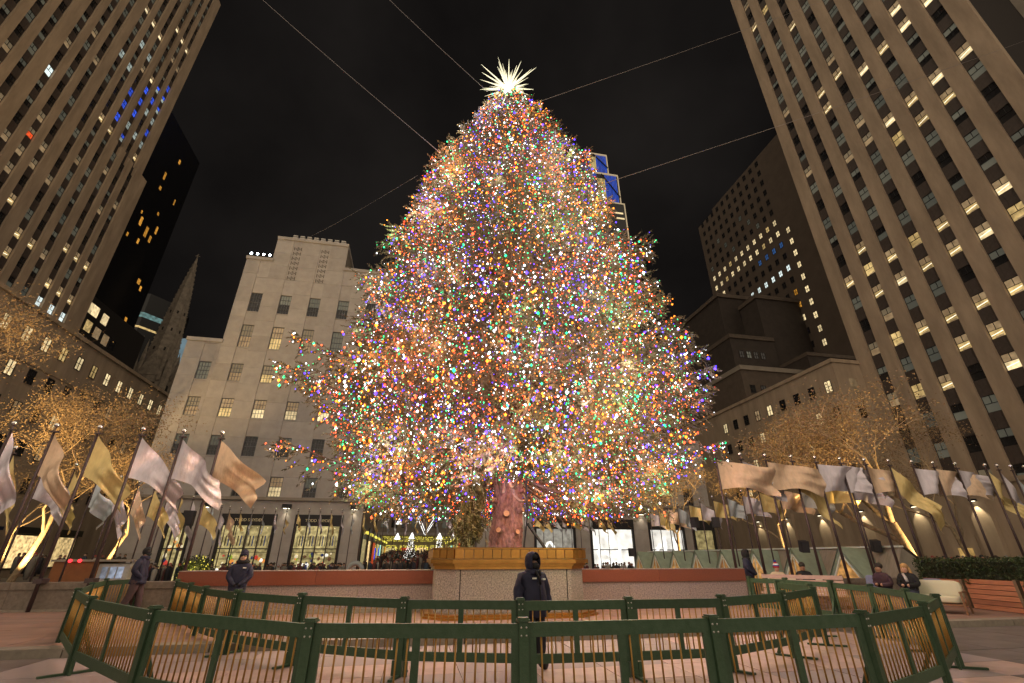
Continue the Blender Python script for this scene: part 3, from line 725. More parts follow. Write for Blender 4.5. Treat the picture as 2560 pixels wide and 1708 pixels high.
for r_ in range(4):
    for k in range(12): MB().box(152+k*2.8,153.6+k*2.8,-.08,-.003,96-r_*5,98-r_*5).build('window', LITHOT if (k*3+r_) % 4 else LIT, db)

# ------------------------------------------------------------------ the garden passage between the pavilions and the lit store at its end
YEL = glow('yellow_lights', (1.0,.86,.12), 1.1, .6, 9.0)
sk = thing('department_store', 'store front at the end of the passage outlined in yellow lights', 'building', (0, 150, 0))
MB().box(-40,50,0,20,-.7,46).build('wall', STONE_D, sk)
YBUL = MB()
def yband(x0, x1, z0, z1, step=.34):
    b = MB()
    n = max(1, int((x1-x0)/step)); m = max(1, int((z1-z0)/step))
    for i in range(n+1):
        for j in range(m+1):
            if random.random() < .8: b.obox(Matrix.Translation((x0+(x1-x0)*i/n+random.uniform(-.08,.08), -.35, z0+(z1-z0)*j/m+random.uniform(-.08,.08))), .2, .15, .2)
    return b.build('light_garland', YEL, sk)
yband(-30, 30, 5.9, 6.9, .36)
for k in range(-5, 7):
    x = k*4.4-2
    yband(x-1.7, x+1.7, 4.2, 4.55); yband(x-1.75, x-1.45, .5, 4.2); yband(x+1.45, x+1.75, .5, 4.2)
    MB().box(x-1.4, x+1.4, -.2, -.01, 1.0, 4.0).build('store_window', [REDW, SHOP_W, BLUE, SHOP_Y][k % 4], sk)
for k in range(-8, 9):
    for z in (9.5, 15, 20.5):
        MB().box(k*3-.9, k*3+.9, -.1, -.01, z, z+3.6).build('upper_window', GLASS if (k+int(z)) % 3 else BLIND, sk)
MB().box(-40,50,-.6,0,7.4,8.2).box(-40,50,-.4,0,25,25.6).build('cornice', STONE_B, sk)
tag(MB().prism([(-5.9,58.4),(7.1,58.4),(12,149),(-9,149)], -.71, -.3).build('garden_path', GROUND), kind='structure')
for sx, nm, x in ((1,'left',-6.02),(-1,'right',7.22)):
    wl = thing('passage_shops', 'row of lit shopfronts along the %s side of the garden passage' % nm, 'shops', (x, 60, 0), R(90) if sx > 0 else R(-90))
    for k in range(7):
        s = (3+k*8)*(1 if sx > 0 else -1)
        MB().box(s-2.2, s+2.2, -.1, -.02, -.5, 5.2).build('shopfront_frame', SIGNBK, wl)
        MB().box(s-1.9, s+1.9, -.16, -.102, 0, 3.6).build('shop_window', [SHOP_Y,SHOP_W,REDW,SHOP_Y,SHOP_T,SHOP_Y,AMBER][k], wl)
        g = MB()
        for j in range(14): g.obox(Matrix.Translation((s-2+j*.3, -.3, 4.4+random.uniform(-.12,.12))), .18,.12,.18)
        g.build('light_garland', YEL, wl)
WLINE = glow('white_outline', (1.0,.97,.92), 2.2)
def ornament(name, label, pts_list, loc, r_=.07, grp=None):
    t = thing(name, label, 'light ornament', loc, 0, grp)
    for p in pts_list: MB().tube(p, r_, 5).build('light_tube', WLINE, t)
    return t
def cone_lines(h, r):
    L = []; n = 5
    for k in range(n):
        a = math.pi*(k+.5)/n; L.append([(0,0,h),(r*math.cos(a),-r*math.sin(a)*.4,0)])
    L.append([(r*math.cos(a),-r*math.sin(a)*.4,-.05*math.sin(a)) for a in np.linspace(0,2*math.pi,13)])
    return L
for i, (x, z) in enumerate(((-3.2,4.85),(-.4,4.95),(5.0,4.95),(7.7,4.85))):
    ornament('light_bell', '%s from left of four white outlined bells of light above the passage crowd' % ORD[i], cone_lines(1.05,.55), (x,100,z), .06, 'bells of light in the passage')
ornament('light_bell', 'white outlined bell of light hanging alone above the row of four', cone_lines(1.05,.55), (-3.15,100,7.6), .06)
ornament('light_diamond', 'white outlined diamond of light hanging in the passage', [[(0,0,-1.6),(s,-.3,.2),(s*.5,0,1.7)] for s in (-.8,-.3,.3,.8)]+[[(-.8,-.3,.2),(.8,-.3,.2)]], (-3.1,100,11.0), .06)
ornament('light_antlers', 'white V-shaped frame of light hanging in the middle of the passage', [[(-1.7,0,1.9),(0,0,-1.4),(1.9,0,1.5)],[(-1.3,0,2.1),(.1,0,-.9),(1.6,0,1.8)],[(-1.7,0,1.9),(-1.5,0,2.3),(-1.2,0,1.3)]], (2.1,100,6.9), .07)
ornament('light_crescent', 'white crescent of light at the right side of the passage', [[(.9*math.cos(a),0,.9*math.sin(a)) for a in np.linspace(R(110),R(255),9)],[(.9*math.cos(a)*.55-.28,0,.9*math.sin(a)) for a in np.linspace(R(110),R(255),9)]], (10.4,100,5.6), .06)
# small lit conifers in the passage
def small_conifer(loc, h, lab, bulb, seed):
    r2 = random.Random(seed)
    t = thing('small_christmas_tree', lab, 'tree', loc)
    MB().tube([(0,0,0),(0,0,h*.9)], [.09,.02], 5).build('trunk', mat('bark_dark', (.05,.035,.025), .9), t)
    b = MB(); g = MB()
    for k in range(420):
        u = r2.random()**.8; z = h*(.1+.88*u); rr = (1-u)*h*.26+.05; a = r2.random()*6.28; q = r2.uniform(.3,1)*rr
        c = Vector((math.cos(a)*q, math.sin(a)*q, z)); d = Vector((math.cos(a), math.sin(a), -.3))*.34
        s_ = Vector((-math.sin(a), math.cos(a), 0))*.07
        b.tri(c-s_, c+s_, c+d)
        if k % 3 == 0: g.obox(Matrix.Translation(c+d*.8), .07,.07,.07)
    b.build('crown', mat('conifer_dark', (.02,.035,.018), .8), t); tag(g.build('tree_lights', bulb, t), kind='stuff')
TWK = glow('twinkle_white', (1,.97,.9), 2.2)
small_conifer((-.4,78,-.4), 4.6, 'small conifer with white lights standing in the crowd, left of the gold planter', TWK, 3)
small_conifer((4.2,84,-.4), 4.8, 'small conifer with white lights half hidden behind the gold planter', TWK, 4)
# ------------------------------------------------------------------ walls round the sunken rink
GRAN = mat('pink_granite', (.42,.32,.29), .45, noise=.5, nscale=24, bump=.08, bscale=80, rnd=.08, col2=(.15,.115,.11))
REDG = mat('red_granite', (.215,.062,.034), .3, noise=.25, nscale=30, rnd=.08)
GREYG = mat('grey_granite', (.46,.39,.34), .5, noise=.6, nscale=26, col2=(.10,.085,.075), bump=.08, bscale=60)
def granite_wall(label, x0, x1, y0):
    t = thing('granite_wall', label, 'wall', (0, y0, .148))
    n = max(1, round((x1-x0)/2.3)); d = (x1-x0)/n
    for k in range(n):
        a, b = x0+k*d, x0+(k+1)*d
        MB().box(a+.004, b-.004, 0, .55, .12, .76).build('base_stone', GRAN, t)
    n = max(1, round((x1-x0)/3.4)); d = (x1-x0)/n
    for k in range(n):
        a, b = x0+k*d, x0+(k+1)*d
        MB().box(a+.004, b-.004, -.06, .6, .764, 1.145).build('red_coping', REDG, t)
        MB().box(a+.004, b-.004, -.07, .61, 1.147, 1.165).build('top_slab', GRAN, t)
    MB().box(x0-.02, x1+.02, -.16, .6, 0, .116).build('plinth', CURB, t)
granite_wall('low pink granite wall with red band between the gold planter and the left guards', -6.75, 1.0, 16.8)
granite_wall('low pink granite wall with red band right of the gold planter', 5.2, 12.05, 16.8)
PARA = mat('parapet_stone', (.235,.19,.15), .7, noise=.4, nscale=9, bump=.15, bscale=40, rnd=.06)
def parapet(label, x0, x1, zs=1.0):
    t = thing('parapet', label, 'wall', (0, 19.05, .148))
    n = round((x1-x0)/2.6); d = (x1-x0)/n
    for k in range(n):
        MB().box(x0+k*d+.005, x0+(k+1)*d-.005, 0, .45, 0, .60).build('parapet_block', PARA, t)
        MB().box(x0+k*d+.005, x0+(k+1)*d-.005, -.04, .5, .603, .80).build('coping', PARA, t)
    MB().box(x0, x1, -.2, -.002, 0, .06).build('plinth', CURB, t)
    t.scale = (1,1,zs)
parapet('low brown stone parapet behind the flagpoles at the left', -26, -6.9)
parapet('low brown stone parapet behind the flagpoles at the right', 12.2, 17.6, .86)
parapet('far low stone parapet behind the planters at the right edge', 17.7, 36, .86)

# ------------------------------------------------------------------ the big planter that holds the tree
GOLD = mat('gold_tile', (.60,.30,.075), .28, metal=.85, noise=.3, nscale=3, bump=.1, bscale=12, rnd=.14)
GOLDJ = mat('gold_joint', (.85,.66,.40), .5, metal=.3)
PX, PY = 2.95, 17.0
pl = thing('tree_planter', 'grey granite planter with gold tiled rim at the foot of the big tree', 'planter', (PX, PY, .15))
def octo(hw, hd, ch): return [(-hw+ch,-hd),(hw-ch,-hd),(hw,-hd+ch),(hw,hd-ch),(hw-ch,hd),(-hw+ch,hd),(-hw,hd-ch),(-hw,-hd+ch)]
HW, HD, CH = 2.24, 2.5, .55
MB().prism(octo(HW,HD,CH), .1, 1.22).build('granite_body', GREYG, pl)
MB().prism(octo(HW+.34,HD+.34,CH+.1), 0, .06).prism(octo(HW+.26,HD+.26,CH+.08), .061, .12).build('gold_foot', GOLD, pl)
for x in (-HW+CH+.12, HW-CH-.12): MB().box(x-.014, x+.014, -HD-.004, -HD+.01, .13, 1.21).build('joint', SLIT, pl)
for (h0, h1, o) in ((1.222,1.30,.05),(1.302,1.37,.10),(1.372,1.48,.17)):
    MB().prism(octo(HW+o,HD+o,CH+o*.3), h0, h1).build('rim_moulding', GOLD, pl)
MB().prism(octo(HW+.06,HD+.06,CH), 1.482, 1.755).build('rim_core', GOLDJ, pl)
oc = octo(HW+.10,HD+.10,CH+.02)
for k in (0,1,7,2,6):
    a = Vector((*oc[k],0)); b = Vector((*oc[(k+1)%8],0)); L = (b-a).length; n = {0:13}.get(k, max(2, round(L/.27))); d = (b-a)/n
    ang = math.atan2(d.y, d.x)
    for j in range(n):
        c = a+d*(j+.5)
        MB().box(-d.length/2+.012, d.length/2-.012, -.025, .03, 1.50, 1.74).build('gold_tile', GOLD, pl, (c.x, c.y, 0), (0,0,ang))
MB().prism(octo(HW+.13,HD+.13,CH+.02), 1.757, 1.785).build('rim_cap', GOLD, pl)
MB().prism(octo(HW-.1,HD-.1,CH), 1.787, 1.80).build('soil', mat('soil', (.03,.022,.016), 1), pl)

# ------------------------------------------------------------------ the Christmas tree
TX, TY, TZ = 3.05, 16.4, 1.9
TOPZ = 24.6
pz = np.array([2.6,3.2,3.9,4.6,5.6,6.4,7.2,8.3,9.6,11.0,12.6,14.7,17.0,19.3,21.2,23.4,24.6])
pr = np.array([3.2,4.9,5.8,6.1,6.6,7.0,7.25,6.9,6.35,6.1,5.75,4.9,4.25,3.4,2.5,1.2,.12])
lzs = np.array([2.6,3.26,3.86,4.62,5.65,6.35,7.25,8.68,10.0,12.0,12.6,14.9,17.3,19.1,21.4,23.5,24.6]); lrs = np.array([3.4,5.0,5.65,5.9,6.35,6.9,7.2,6.1,5.75,5.65,5.25,4.6,4.15,3.3,2.2,1.1,.12])
rzs = np.array([2.6,3.16,3.58,4.32,5.44,6.32,7.0,8.2,9.4,10.9,12.6,14.5,16.8,19.4,21.0,23.3,24.6]); rrs = np.array([3.3,4.9,6.0,6.3,6.8,7.1,7.3,6.95,6.55,6.3,6.05,5.05,4.35,3.6,2.75,1.35,.12])
def prof(z, a=0.0):
    k = .5+.5*math.cos(a)
    return max(.1, k*np.interp(z, rzs, rrs)+(1-k)*np.interp(z, lzs, lrs)-(.12 if z < 13 else .28))
BARK = mat('spruce_bark', (.42,.215,.18), .9, noise=.55, nscale=11, bump=1.0, bscale=9, col2=(.13,.065,.055), stretch=(1,1,.55))
BRANCH = mat('spruce_branch', (.20,.12,.09), .9, noise=.4, nscale=6)
NEEDLE = mat('spruce_needles', (.150,.124,.060), .6, noise=.5, nscale=.9, col2=(.085,.074,.038))
CUTW = mat('sawn_wood', (.62,.34,.17), .8, noise=.2, nscale=14)
xt = thing('christmas_tree', 'giant decorated spruce rising from the gold-rimmed planter', 'christmas tree', (TX, TY, TZ))
tv = []; tfc = []
NA, NZ = 110, 260
for i in range(NZ+1):
    z = 22.4*(i/NZ)**2.2; r0 = .51*(1-z/23.5)**.8+.03
    r0 *= 1+.04*math.exp(-z/.5)
    for j in range(NA):
        a = 2*math.pi*j/NA
        rr = r0*(1+.05*math.sin(3*a+z*.7)+.035*math.sin(7*a-z*1.3)+(.03*math.sin(19*a+5*math.sin(z*2))*math.cos(z*9+a*4) if z < 4 else 0))
        if z < 5.5:
            q_ = Vector((math.cos(a)*3.1, math.sin(a)*3.1, z*2.1))
            vd = mnoise.voronoi(q_*1.9)[0]; rr += .06*min(.6,(vd[1]-vd[0]))-.03+.045*mnoise.noise(q_*.9)+.02*mnoise.noise(q_*5)
        tv.append((rr*math.cos(a)+.05*math.sin(z*.8), rr*math.sin(a), z))
for i in range(NZ):
    for j in range(NA): tfc.append((i*NA+j, i*NA+(j+1)%NA, (i+1)*NA+(j+1)%NA, (i+1)*NA+j))
me = bpy.data.meshes.new('trunk'); me.from_pydata(tv, [], tfc); me.materials.append(BARK); me.polygons.foreach_set('use_smooth', [True]*len(tfc)); me.update()
O('trunk', me, xt)
for a, z, r_ in ((-1.75,1.05,.10),(-2.15,.55,.085),(-1.15,.5,.08),(-1.6,3.3,.09),(-.55,1.85,.08),(-2.5,1.5,.08),(-.75,1.2,.085)):
    d = Vector((math.cos(a), math.sin(a), .25)); p0 = d*.46+Vector((0,0,z)); p0 = Vector((math.cos(a)*.50, math.sin(a)*.50, z))
    MB().tube([p0, p0+d*.16], [r_*1.15, r_], 9).build('branch_stub', BARK, xt)
    MB().tube([p0+d*.161, p0+d*.166], [r_*.98, r_*.98], 9).build('sawn_face', CUTW, xt)

# limbs
NL = 720
lz = []
while len(lz) < NL:
    z = random.uniform(3.15, 24.2)
    if random.random() < (prof(z)/7.3)**.85+.06+(.35 if z < 5 else 0): lz.append(z)
lz.sort()
limbs = []
for i, z in enumerate(lz):
    a = i*2.399963+random.uniform(-.35,.35)
    rt_ = prof(z, a)*random.choice((random.uniform(.78,1.0), random.uniform(.92,1.01)))
    limbs.append((z, a, rt_))
# a few long stray limbs that break the outline
for az_img, z, r_ in ((3.28,8.4,7.6),(3.35,7.0,7.7),(-.12,7.6,7.9),(-.05,8.9,7.5),(3.42,4.5,7.3),(.1,13.1,6.5),(-.2,19.9,3.9),(3.0,12.3,6.2),(-.35,5.0,7.3),(-.1,21.2,3.2)):
    limbs.append((z, az_img, r_))
P0 = []; DR = []; LN = []; OUT = []
wood = MB()
bulb_p = []
for (z, a, rt_) in limbs:
    er = np.array([math.cos(a), math.sin(a), 0.]); es = np.array([-math.sin(a), math.cos(a), 0.])
    u = (z-2.6)/22.0
    rise = np.interp(u, [0,.15,.4,.75,1], [1.1,.7,.2,-.8,-1.6])*min(1, rt_/3.2)     # start above (low limbs) or below (top) the tip
    n = 12; ts_ = np.linspace(0, 1, n)
    sag = np.interp(u, [0,.3,.8,1], [.55,.8,.4,.1])*rt_/6
    pts = []
    curl = random.uniform(-.5,.5)*rt_*.12
    for t in ts_:
        r_ = .3+(rt_-.3)*t
        zz = z+rise*(1-t)**1.2 - sag*math.sin(math.pi*min(1,t*1.02)) + .25*max(0,t-.75)*rt_*.35
        pts.append(np.array([0,0,zz])+er*r_+es*curl*math.sin(t*2.2))
    pts = np.array(pts)-np.array([0,0,TZ])
    wood.tube([tuple(p) for p in pts], list(np.linspace(.022+.010*rt_, .008, n)), 4, 0, False)
    dens = random.choice((.45,.85,1.0,1.0,1.15))
    # the wire winds along the limb and out over its side shoots
    Ls = np.cumsum(np.r_[0, np.linalg.norm(np.diff(pts,axis=0),axis=1)]); nb_ = int(Ls[-1]*dens*6.2)
    ph_ = random.uniform(0,6.28)
    for k in range(nb_):
        s_ = (k+.5+random.uniform(-.25,.25))/max(1,nb_); s_ = .22+.80*s_ if z > 6 else .1+.92*s_
        i0 = min(n-2, int(s_*(n-1))); f = s_*(n-1)-i0; p = pts[i0]*(1-f)+pts[i0+1]*f
        w_ = ph_+k*.9; q = p+es*math.cos(w_)*.11+np.array([0,0,math.sin(w_)*.11-.02])
        if q[2]+TZ > (2.75 if abs(q[0]) > 1.15 or q[1] > .6 else 1.75+.14*(TY+q[1])): bulb_p.append((q, er))
    ns = int(24+rt_*11.5)
    for k in range(ns):
        t = random.random()**.62*.9+.1
        i0 = min(n-2, int(t*(n-1))); f = t*(n-1)-i0
        p = pts[i0]*(1-f)+pts[i0+1]*f
        tang = pts[i0+1]-pts[i0]; tang /= np.linalg.norm(tang)
        sd_ = random.choice((-1,1)); spread = (1-t)*.62*rt_*.33+.12
        off = es*sd_*random.random()**.8*spread
        hang = random.random()
        drop = np.array([0,0,-1.])*(random.random()**1.5*.55*min(1,rt_/4)) if hang < .5 else np.zeros(3)
        d = tang*.8+es*sd_*random.uniform(.2,.9)+np.array([0,0,random.uniform(-.75,.15) if hang > .35 else -1.25])
        d /= np.linalg.norm(d)
        q = p+off+tang*.15*abs(sd_)+drop
        wz = q[2]+TZ; zlow = 2.75 if abs(q[0]) > 1.15 or q[1] > .6 else 1.75+.140*(TY+q[1])
        if wz+min(0,d[2])*.3 < zlow: continue
        P0.append(q); DR.append(d); LN.append(random.uniform(.26,.52)*(.75+.25*min(1,rt_/4))); OUT.append(er)
        if t > (.12 if z < 6 else .3) and random.random() < .88*dens:
            bulb_p.append((q+d*random.uniform(.05,.3)+er*random.uniform(.0,.10), er))
tag(wood.build('branches', BRANCH, xt), kind='stuff')
P0 = np.array(P0); DR = np.array(DR); LN = np.array(LN); OUT = np.array(OUT); N = len(P0)
def sprigs(P0, DR, LN, nb=13, wid=.020, seed=5):
    rg = np.random.default_rng(seed); N = len(P0)
    up = np.tile([0,0,1.], (N,1)); A = np.cross(DR, up); A /= np.linalg.norm(A,axis=1,keepdims=True)+1e-6; B = np.cross(A, DR)
    V = []; 
    for j in range(nb):
        t = j/(nb-1); base = P0+DR*(LN*t*.95)[:,None]
        ang = rg.uniform(0, 2*np.pi, N)
        side = A*np.cos(ang)[:,None]+B*(np.sin(ang)*.8)[:,None]
        bd = DR*.62+side*.78; bd /= np.linalg.norm(bd,axis=1,keepdims=True)
        bl = LN*.36*(1-.45*t)*rg.uniform(.75,1.2,N)
        wv = np.cross(bd, side); wv /= np.linalg.norm(wv,axis=1,keepdims=True)+1e-6
        wv = wv*wid*rg.uniform(.7,1.3,N)[:,None]
        V.append(np.stack([base-wv, base+wv, base+bd*bl[:,None]],1))
    # the twig itself
    V.append(np.stack([P0-A*.012, P0+A*.012, P0+DR*(LN*1.08)[:,None]],1))
    V = np.stack(V,1).reshape(-1,3); F = np.arange(len(V)).reshape(-1,3)
    return V, F
V, F = sprigs(P0, DR, LN)
O('crown', np_mesh('crown', V, F, NEEDLE), xt)
# loose spruce boughs hanging beside the trunk
hp = []; hd = []; hl = []
for k in range(950):
    u = random.random(); z = 4.6-u*4.3
    x = -.68-.28*math.sin(u*2.5)-.55*u*u+random.gauss(0,.13+.10*u); y = -.80+random.gauss(0,.16)
    hp.append((x, y, z)); d = np.array([random.uniform(-.5,.25), random.uniform(-.4,.3), -1.]); hd.append(d/np.linalg.norm(d)); hl.append(random.uniform(.24,.46))
V, F = sprigs(np.array(hp), np.array(hd), np.array(hl), 13, .026, 8)
O('hanging_bough', np_mesh('hanging_bough', V, F, mat('bough_needles', (.27,.24,.10), .7, noise=.4, nscale=2)), xt)

# --- string lights
BCOL = [('orange',(1.0,.23,.015),5.6,.28),('red',(1.0,.075,.02),6.4,.21),('white',(.88,.94,1.0),6.0,.21),('green',(.015,1.0,.32),3.2,.16),('blue',(.07,.03,1.0),7.0,.14)]
BM = {n: glow('bulb_'+n, c, s) for n, c, s, p in BCOL}
sl = thing('string_lights', 'thousands of multicoloured lights strung all over the giant tree', 'string lights', (TX, TY, TZ))
names = [b[0] for b in BCOL]; probs = np.array([b[3] for b in BCOL]); probs /= probs.sum()
bp = np.array([b[0] for b in bulb_p]); be = np.array([b[1] for b in bulb_p])
# neighbouring lamps on one string tend to repeat a colour
cell = np.floor(bp/.45).astype(int); hsh = (cell[:,0]*73856093 ^ cell[:,1]*19349663 ^ cell[:,2]*83492791) & 0xffff
cid = np.where(rng.random(len(bp)) < .45, np.searchsorted(np.cumsum(probs), (hsh/65536.0)*.9999), rng.choice(5, len(bp), p=probs))
wpos = bp+np.array([TX,TY,TZ]); dist = np.linalg.norm(wpos-np.array([0,0,1.7]),axis=1)
facing = (be*(np.array([0,0,0])-wpos)*np.array([1,1,0])).sum(1) > 0
order = np.argsort(dist+np.where(facing,0,50)); near = set(order[:300].tolist())
oct_v = np.array([(1,0,0),(0,1,0),(-1,0,0),(0,-1,0),(.72,.72,.0),(-.72,.72,0),(-.72,-.72,0),(.72,-.72,0),(0,0,1.35),(0,0,-1.35)])
ring = [0,4,1,5,2,6,3,7]
oct_f = np.array([(ring[i], ring[(i+1)%8], 8) for i in range(8)]+[(ring[(i+1)%8], ring[i], 9) for i in range(8)])
bsz = np.clip(.0160*np.exp(rng.normal(0,.52,len(bp))), .006, .046)
for ci, nm in enumerate(names):
    idx = np.array([i for i in np.where(cid == ci)[0] if i not in near])
    if not len(idx): continue
    V = bp[idx][:,None,:]+oct_v[None]*bsz[idx][:,None,None]
    F = oct_f[None]+(np.arange(len(idx))*10)[:,None,None]
    tag(O('light_bulbs', np_mesh('light_bulbs', V.reshape(-1,3), F.reshape(-1,3), BM[nm]), sl), 'small glowing %s bulbs spread over the tree' % nm, kind='stuff')
bmesh_c = {nm: np_mesh('light_bulb', oct_v, oct_f, BM[nm]) for nm in names}
for i in near: O('light_bulb', bmesh_c[names[cid[i]]], sl, tuple(bp[i]), (0,0,0), (bsz[i]*1.15,)*3)
# the light those bulbs give: one lamp per cluster of bulbs
LC = {'orange':(1,.50,.20),'red':(1,.40,.24),'white':(1,.88,.76),'green':(.62,.88,.48),'blue':(.60,.50,.95)}
li = rng.choice(len(bp), 330, replace=False)
inner = np.where((np.hypot(bp[:,0],bp[:,1]) < 2.6) & (bp[:,2] < 3.2) & (bp[:,1] < .4))[0]
li = np.concatenate([li, rng.choice(inner, min(12,len(inner)), replace=False)])
for i in li:
    p = bp[i]+be[i]*rng.uniform(.3,.7)
    lamp('POINT', 'bulb_glow', tuple(p), 88.0, LC[names[cid[i]]], sl, .28)

# --- star
st = thing('tree_star', 'spiky glowing white star on top of the giant tree', 'star', (TX, TY, 24.95))
STARM = glow('star_glow', (1.0,.93,.62), 1.25, .3, 1.5); STARH = glow('star_core', (1.0,.95,.80), 5.0)
MB().ball((0,0,0), .30, 12, 8).build('hub', STARH, st)
rs = random.Random(21)
for k in range(110):
    zz = 1-2*(k+.5)/110; a = k*2.399963+rs.uniform(-.2,.2); q = math.sqrt(1-zz*zz)
    d = Vector((q*math.cos(a), q*math.sin(a), zz))
    if d.z < -.78: continue
    L = rs.choice((.7,.85,1.0,1.2,1.4,1.65,1.9)); w_ = .018+.013*L
    MB().tube([d*.15, d*L*.45, d*L], [w_*.8, w_, .004], 4).build('spike', STARM, st)
lamp('POINT', 'star_light', (0,0,0), 350, (1,.93,.72), st, .5)

# --- guy wires
WIRE = mat('guy_wire', (.26,.23,.23), .5, metal=.3)
for i, (a, b, r_, lab) in enumerate((
    ((1.9,16.6,24.7),(-10.06,24.1,49.4),.015,'upper left guy wire running from the tree top to the sky'),
    ((-.3,16.6,19.6),(-23.96,29.65,55.3),.016,'lower left guy wire running from the tree to the upper left'),
    ((4.35,16.8,24.5),(66.5,37.2,95.3),.016,'upper right guy wire running from the tree top to the right tower'),
    ((7.6,17.0,19.2),(66.5,20.1,56.5),.015,'lower right guy wire running from the tree to the right tower'),
    ((-1.3,17.0,18.3),(-19.1,57.9,43.1),.011,'thin guy wire running from the tree to the stone building roof'))):
    pa, pb_ = Vector(a), Vector(b); mid = (pa+pb_)/2-Vector((0,0,.25))
    tag(MB().tube([pa, pa.lerp(pb_,.25)-Vector((0,0,.18)), mid, pa.lerp(pb_,.75)-Vector((0,0,.18)), pb_], r_, 5).build('guy_wire', WIRE), lab, 'wire', 'guy wires of the tree')
MB().tube([(.48,-.5,.0),(.62,-.5,1.0),(.60,-.4,5.0)], .03, 5).tube([(.62,-.5,.8),(1.3,-.6,-.1)], .05, 6).build('conduit', FIXT, xt)
# ------------------------------------------------------------------ flagpoles with metallic flags
POLE = mat('pole_bronze', (.085,.06,.062), .4, metal=.5)
CHROME = mat('chrome_ball', (.85,.83,.82), .12, metal=1.0)
FGOLD = mat('gold_cloth', (.80,.62,.27), .36, metal=.4, noise=.25, nscale=2.5, bump=.6, bscale=7, stretch=(1.6,1,.6))
FCOPP = mat('copper_cloth', (.80,.58,.40), .36, metal=.4, noise=.3, nscale=2.5, bump=.6, bscale=7, stretch=(1.6,1,.6))
FSILV = mat('silver_cloth', (.72,.66,.72), .34, metal=.4, noise=.25, nscale=2.5, bump=.6, bscale=7, stretch=(1.6,1,.6))
FICE = mat('ice_cloth', (.60,.65,.70), .34, metal=.4, noise=.25, nscale=2.5, bump=.6, bscale=7, stretch=(1.6,1,.6))
def flag_mesh(w_, h, A, seed, furl=.3, nx=22, ny=9, m_=FGOLD):
    r_ = random.Random(seed); ph = r_.uniform(0,6); k1 = r_.uniform(5.5,8.5); k2 = r_.uniform(1.5,3.2); amp = r_.uniform(.14,.26)
    b = MB()
    P = []
    for i in range(nx+1):
        u = i/nx
        ang = A+ .25*math.sin(u*3+ph)
        for j in range(ny+1):
            v = j/ny
            hx = h*(1-furl*u**.8)
            x = u*w_*math.cos(A) + .10*math.sin(k2*v*3+ph)*u
            z = -v*hx*(1-.12*math.sin(u*3)) - u*w_*math.sin(A) + .07*math.sin(k1*u+ph)*u - .10*u*u*v
            y = amp*math.sin(k1*u*1.0+k2*v+ph)*min(1,u*2.5) + .08*math.sin(11*u+5*v+ph*2)*u + .04*math.sin(17*v+3*u+ph)*u
            P.append((x, y, z))
    b.v = P
    for i in range(nx):
        for j in range(ny):
            q = i*(ny+1)+j; b.f.append((q, q+ny+1, q+ny+2, q+1)); b.m.append(0)
    return b.mesh('flag', m_, True)
PM = {}
def pole_parts(h, r_, ball):
    k = (round(h,2), r_)
    if k not in PM:
        PM[k] = (MB().tube([(0,0,0),(0,0,h*.5),(0,0,h-.22)], [r_, r_*.85, r_*.6], 8).mesh('pole', POLE, True),
                 MB().ball((0,0,0), ball, 10, 7).mesh('ball', CHROME, True),
                 MB().tube([(0,0,h-.22),(0,0,h-.07)], [r_*.35, r_*.3], 6).box(-r_*1.4,r_*2.2,-r_*.8,r_*.8,h-.26,h-.21).mesh('truck', POLE))
    return PM[k]
FMATS = {'g':FGOLD,'c':FCOPP,'s':FSILV,'i':FICE}
CN = {'g':'gold','c':'copper','s':'silver','i':'pale silver'}
def flagpole(loc, h, col, A, label, grp, seed, w_=1.75, fh=1.15, furl=.3, yaw=0.0, r_=.062, detail=True, ball=.085):
    t = thing('flagpole', label, 'flagpole', loc, 0, grp)
    p, bl, tr = pole_parts(h, r_, ball)
    O('pole', p, t); O('ball', bl, t, (0,0,h)); O('truck', tr, t)
    O('flag', flag_mesh(w_, fh, A, seed, furl, 22 if detail else 12, 9 if detail else 5, FMATS[col]), t, (r_*.9, 0, h-.32), (0,0,yaw))
    return t
lx = [-16.6,-15.4,-14.15,-12.85,-11.5,-10.1,-8.75,-7.44]
lc = 's s s c g s s c'.split()
lA = [68,66,72,58,50,42,40,40]
for i, x in enumerate(lx):
    fp = flagpole((x, 18.85, .15), 5.8, lc[i], R(lA[i]), '%s flag on the %s tall bronze pole from the left in the near row' % (CN[lc[i]], ORD[i]), 'near flagpoles on the left', 100+i, 2.25, 1.42, .36, R(random.uniform(-15,15)))
    MB().box(-.12,.12,-.1,.24,.78,.92).build('bracket', POLE, fp)
rc = 'c s c g s s c g s c s g s i g s'.split()
rx = [13.2,14.5,15.8,17.2,18.5,19.9,21.3,22.7,24.1,25.4,26.8,28.7,29.5,30.4,31.3,32.2]
for i, x in enumerate(rx):
    A = R(random.uniform(2,12)) if i < 11 and i not in (3,7) else R(random.uniform(42,60))
    flagpole((x, 18.85, .15), 5.85, rc[i], A, '%s flag on the %s tall bronze pole in the near row on the right' % (CN[rc[i]], ORD[i]), 'near flagpoles on the right', 200+i, 2.45, 1.28, .10, R(random.uniform(-14,14)))
cyc = 'gsgiscgs'
for i in range(14):
    Y = 23.4+i*2.0
    flagpole((-17.1, Y, -.72), 6.65, cyc[i%8], R(random.uniform(45,80)), '%s flag on the north side row, %s pole from the near end' % (CN[cyc[i%8]], ORD[i]), 'flagpoles along the left side of the rink', 300+i, 2.1, 1.55, .3, R(random.uniform(-30,30)), .05, i < 8)
cyc2 = 'sgicgsig'
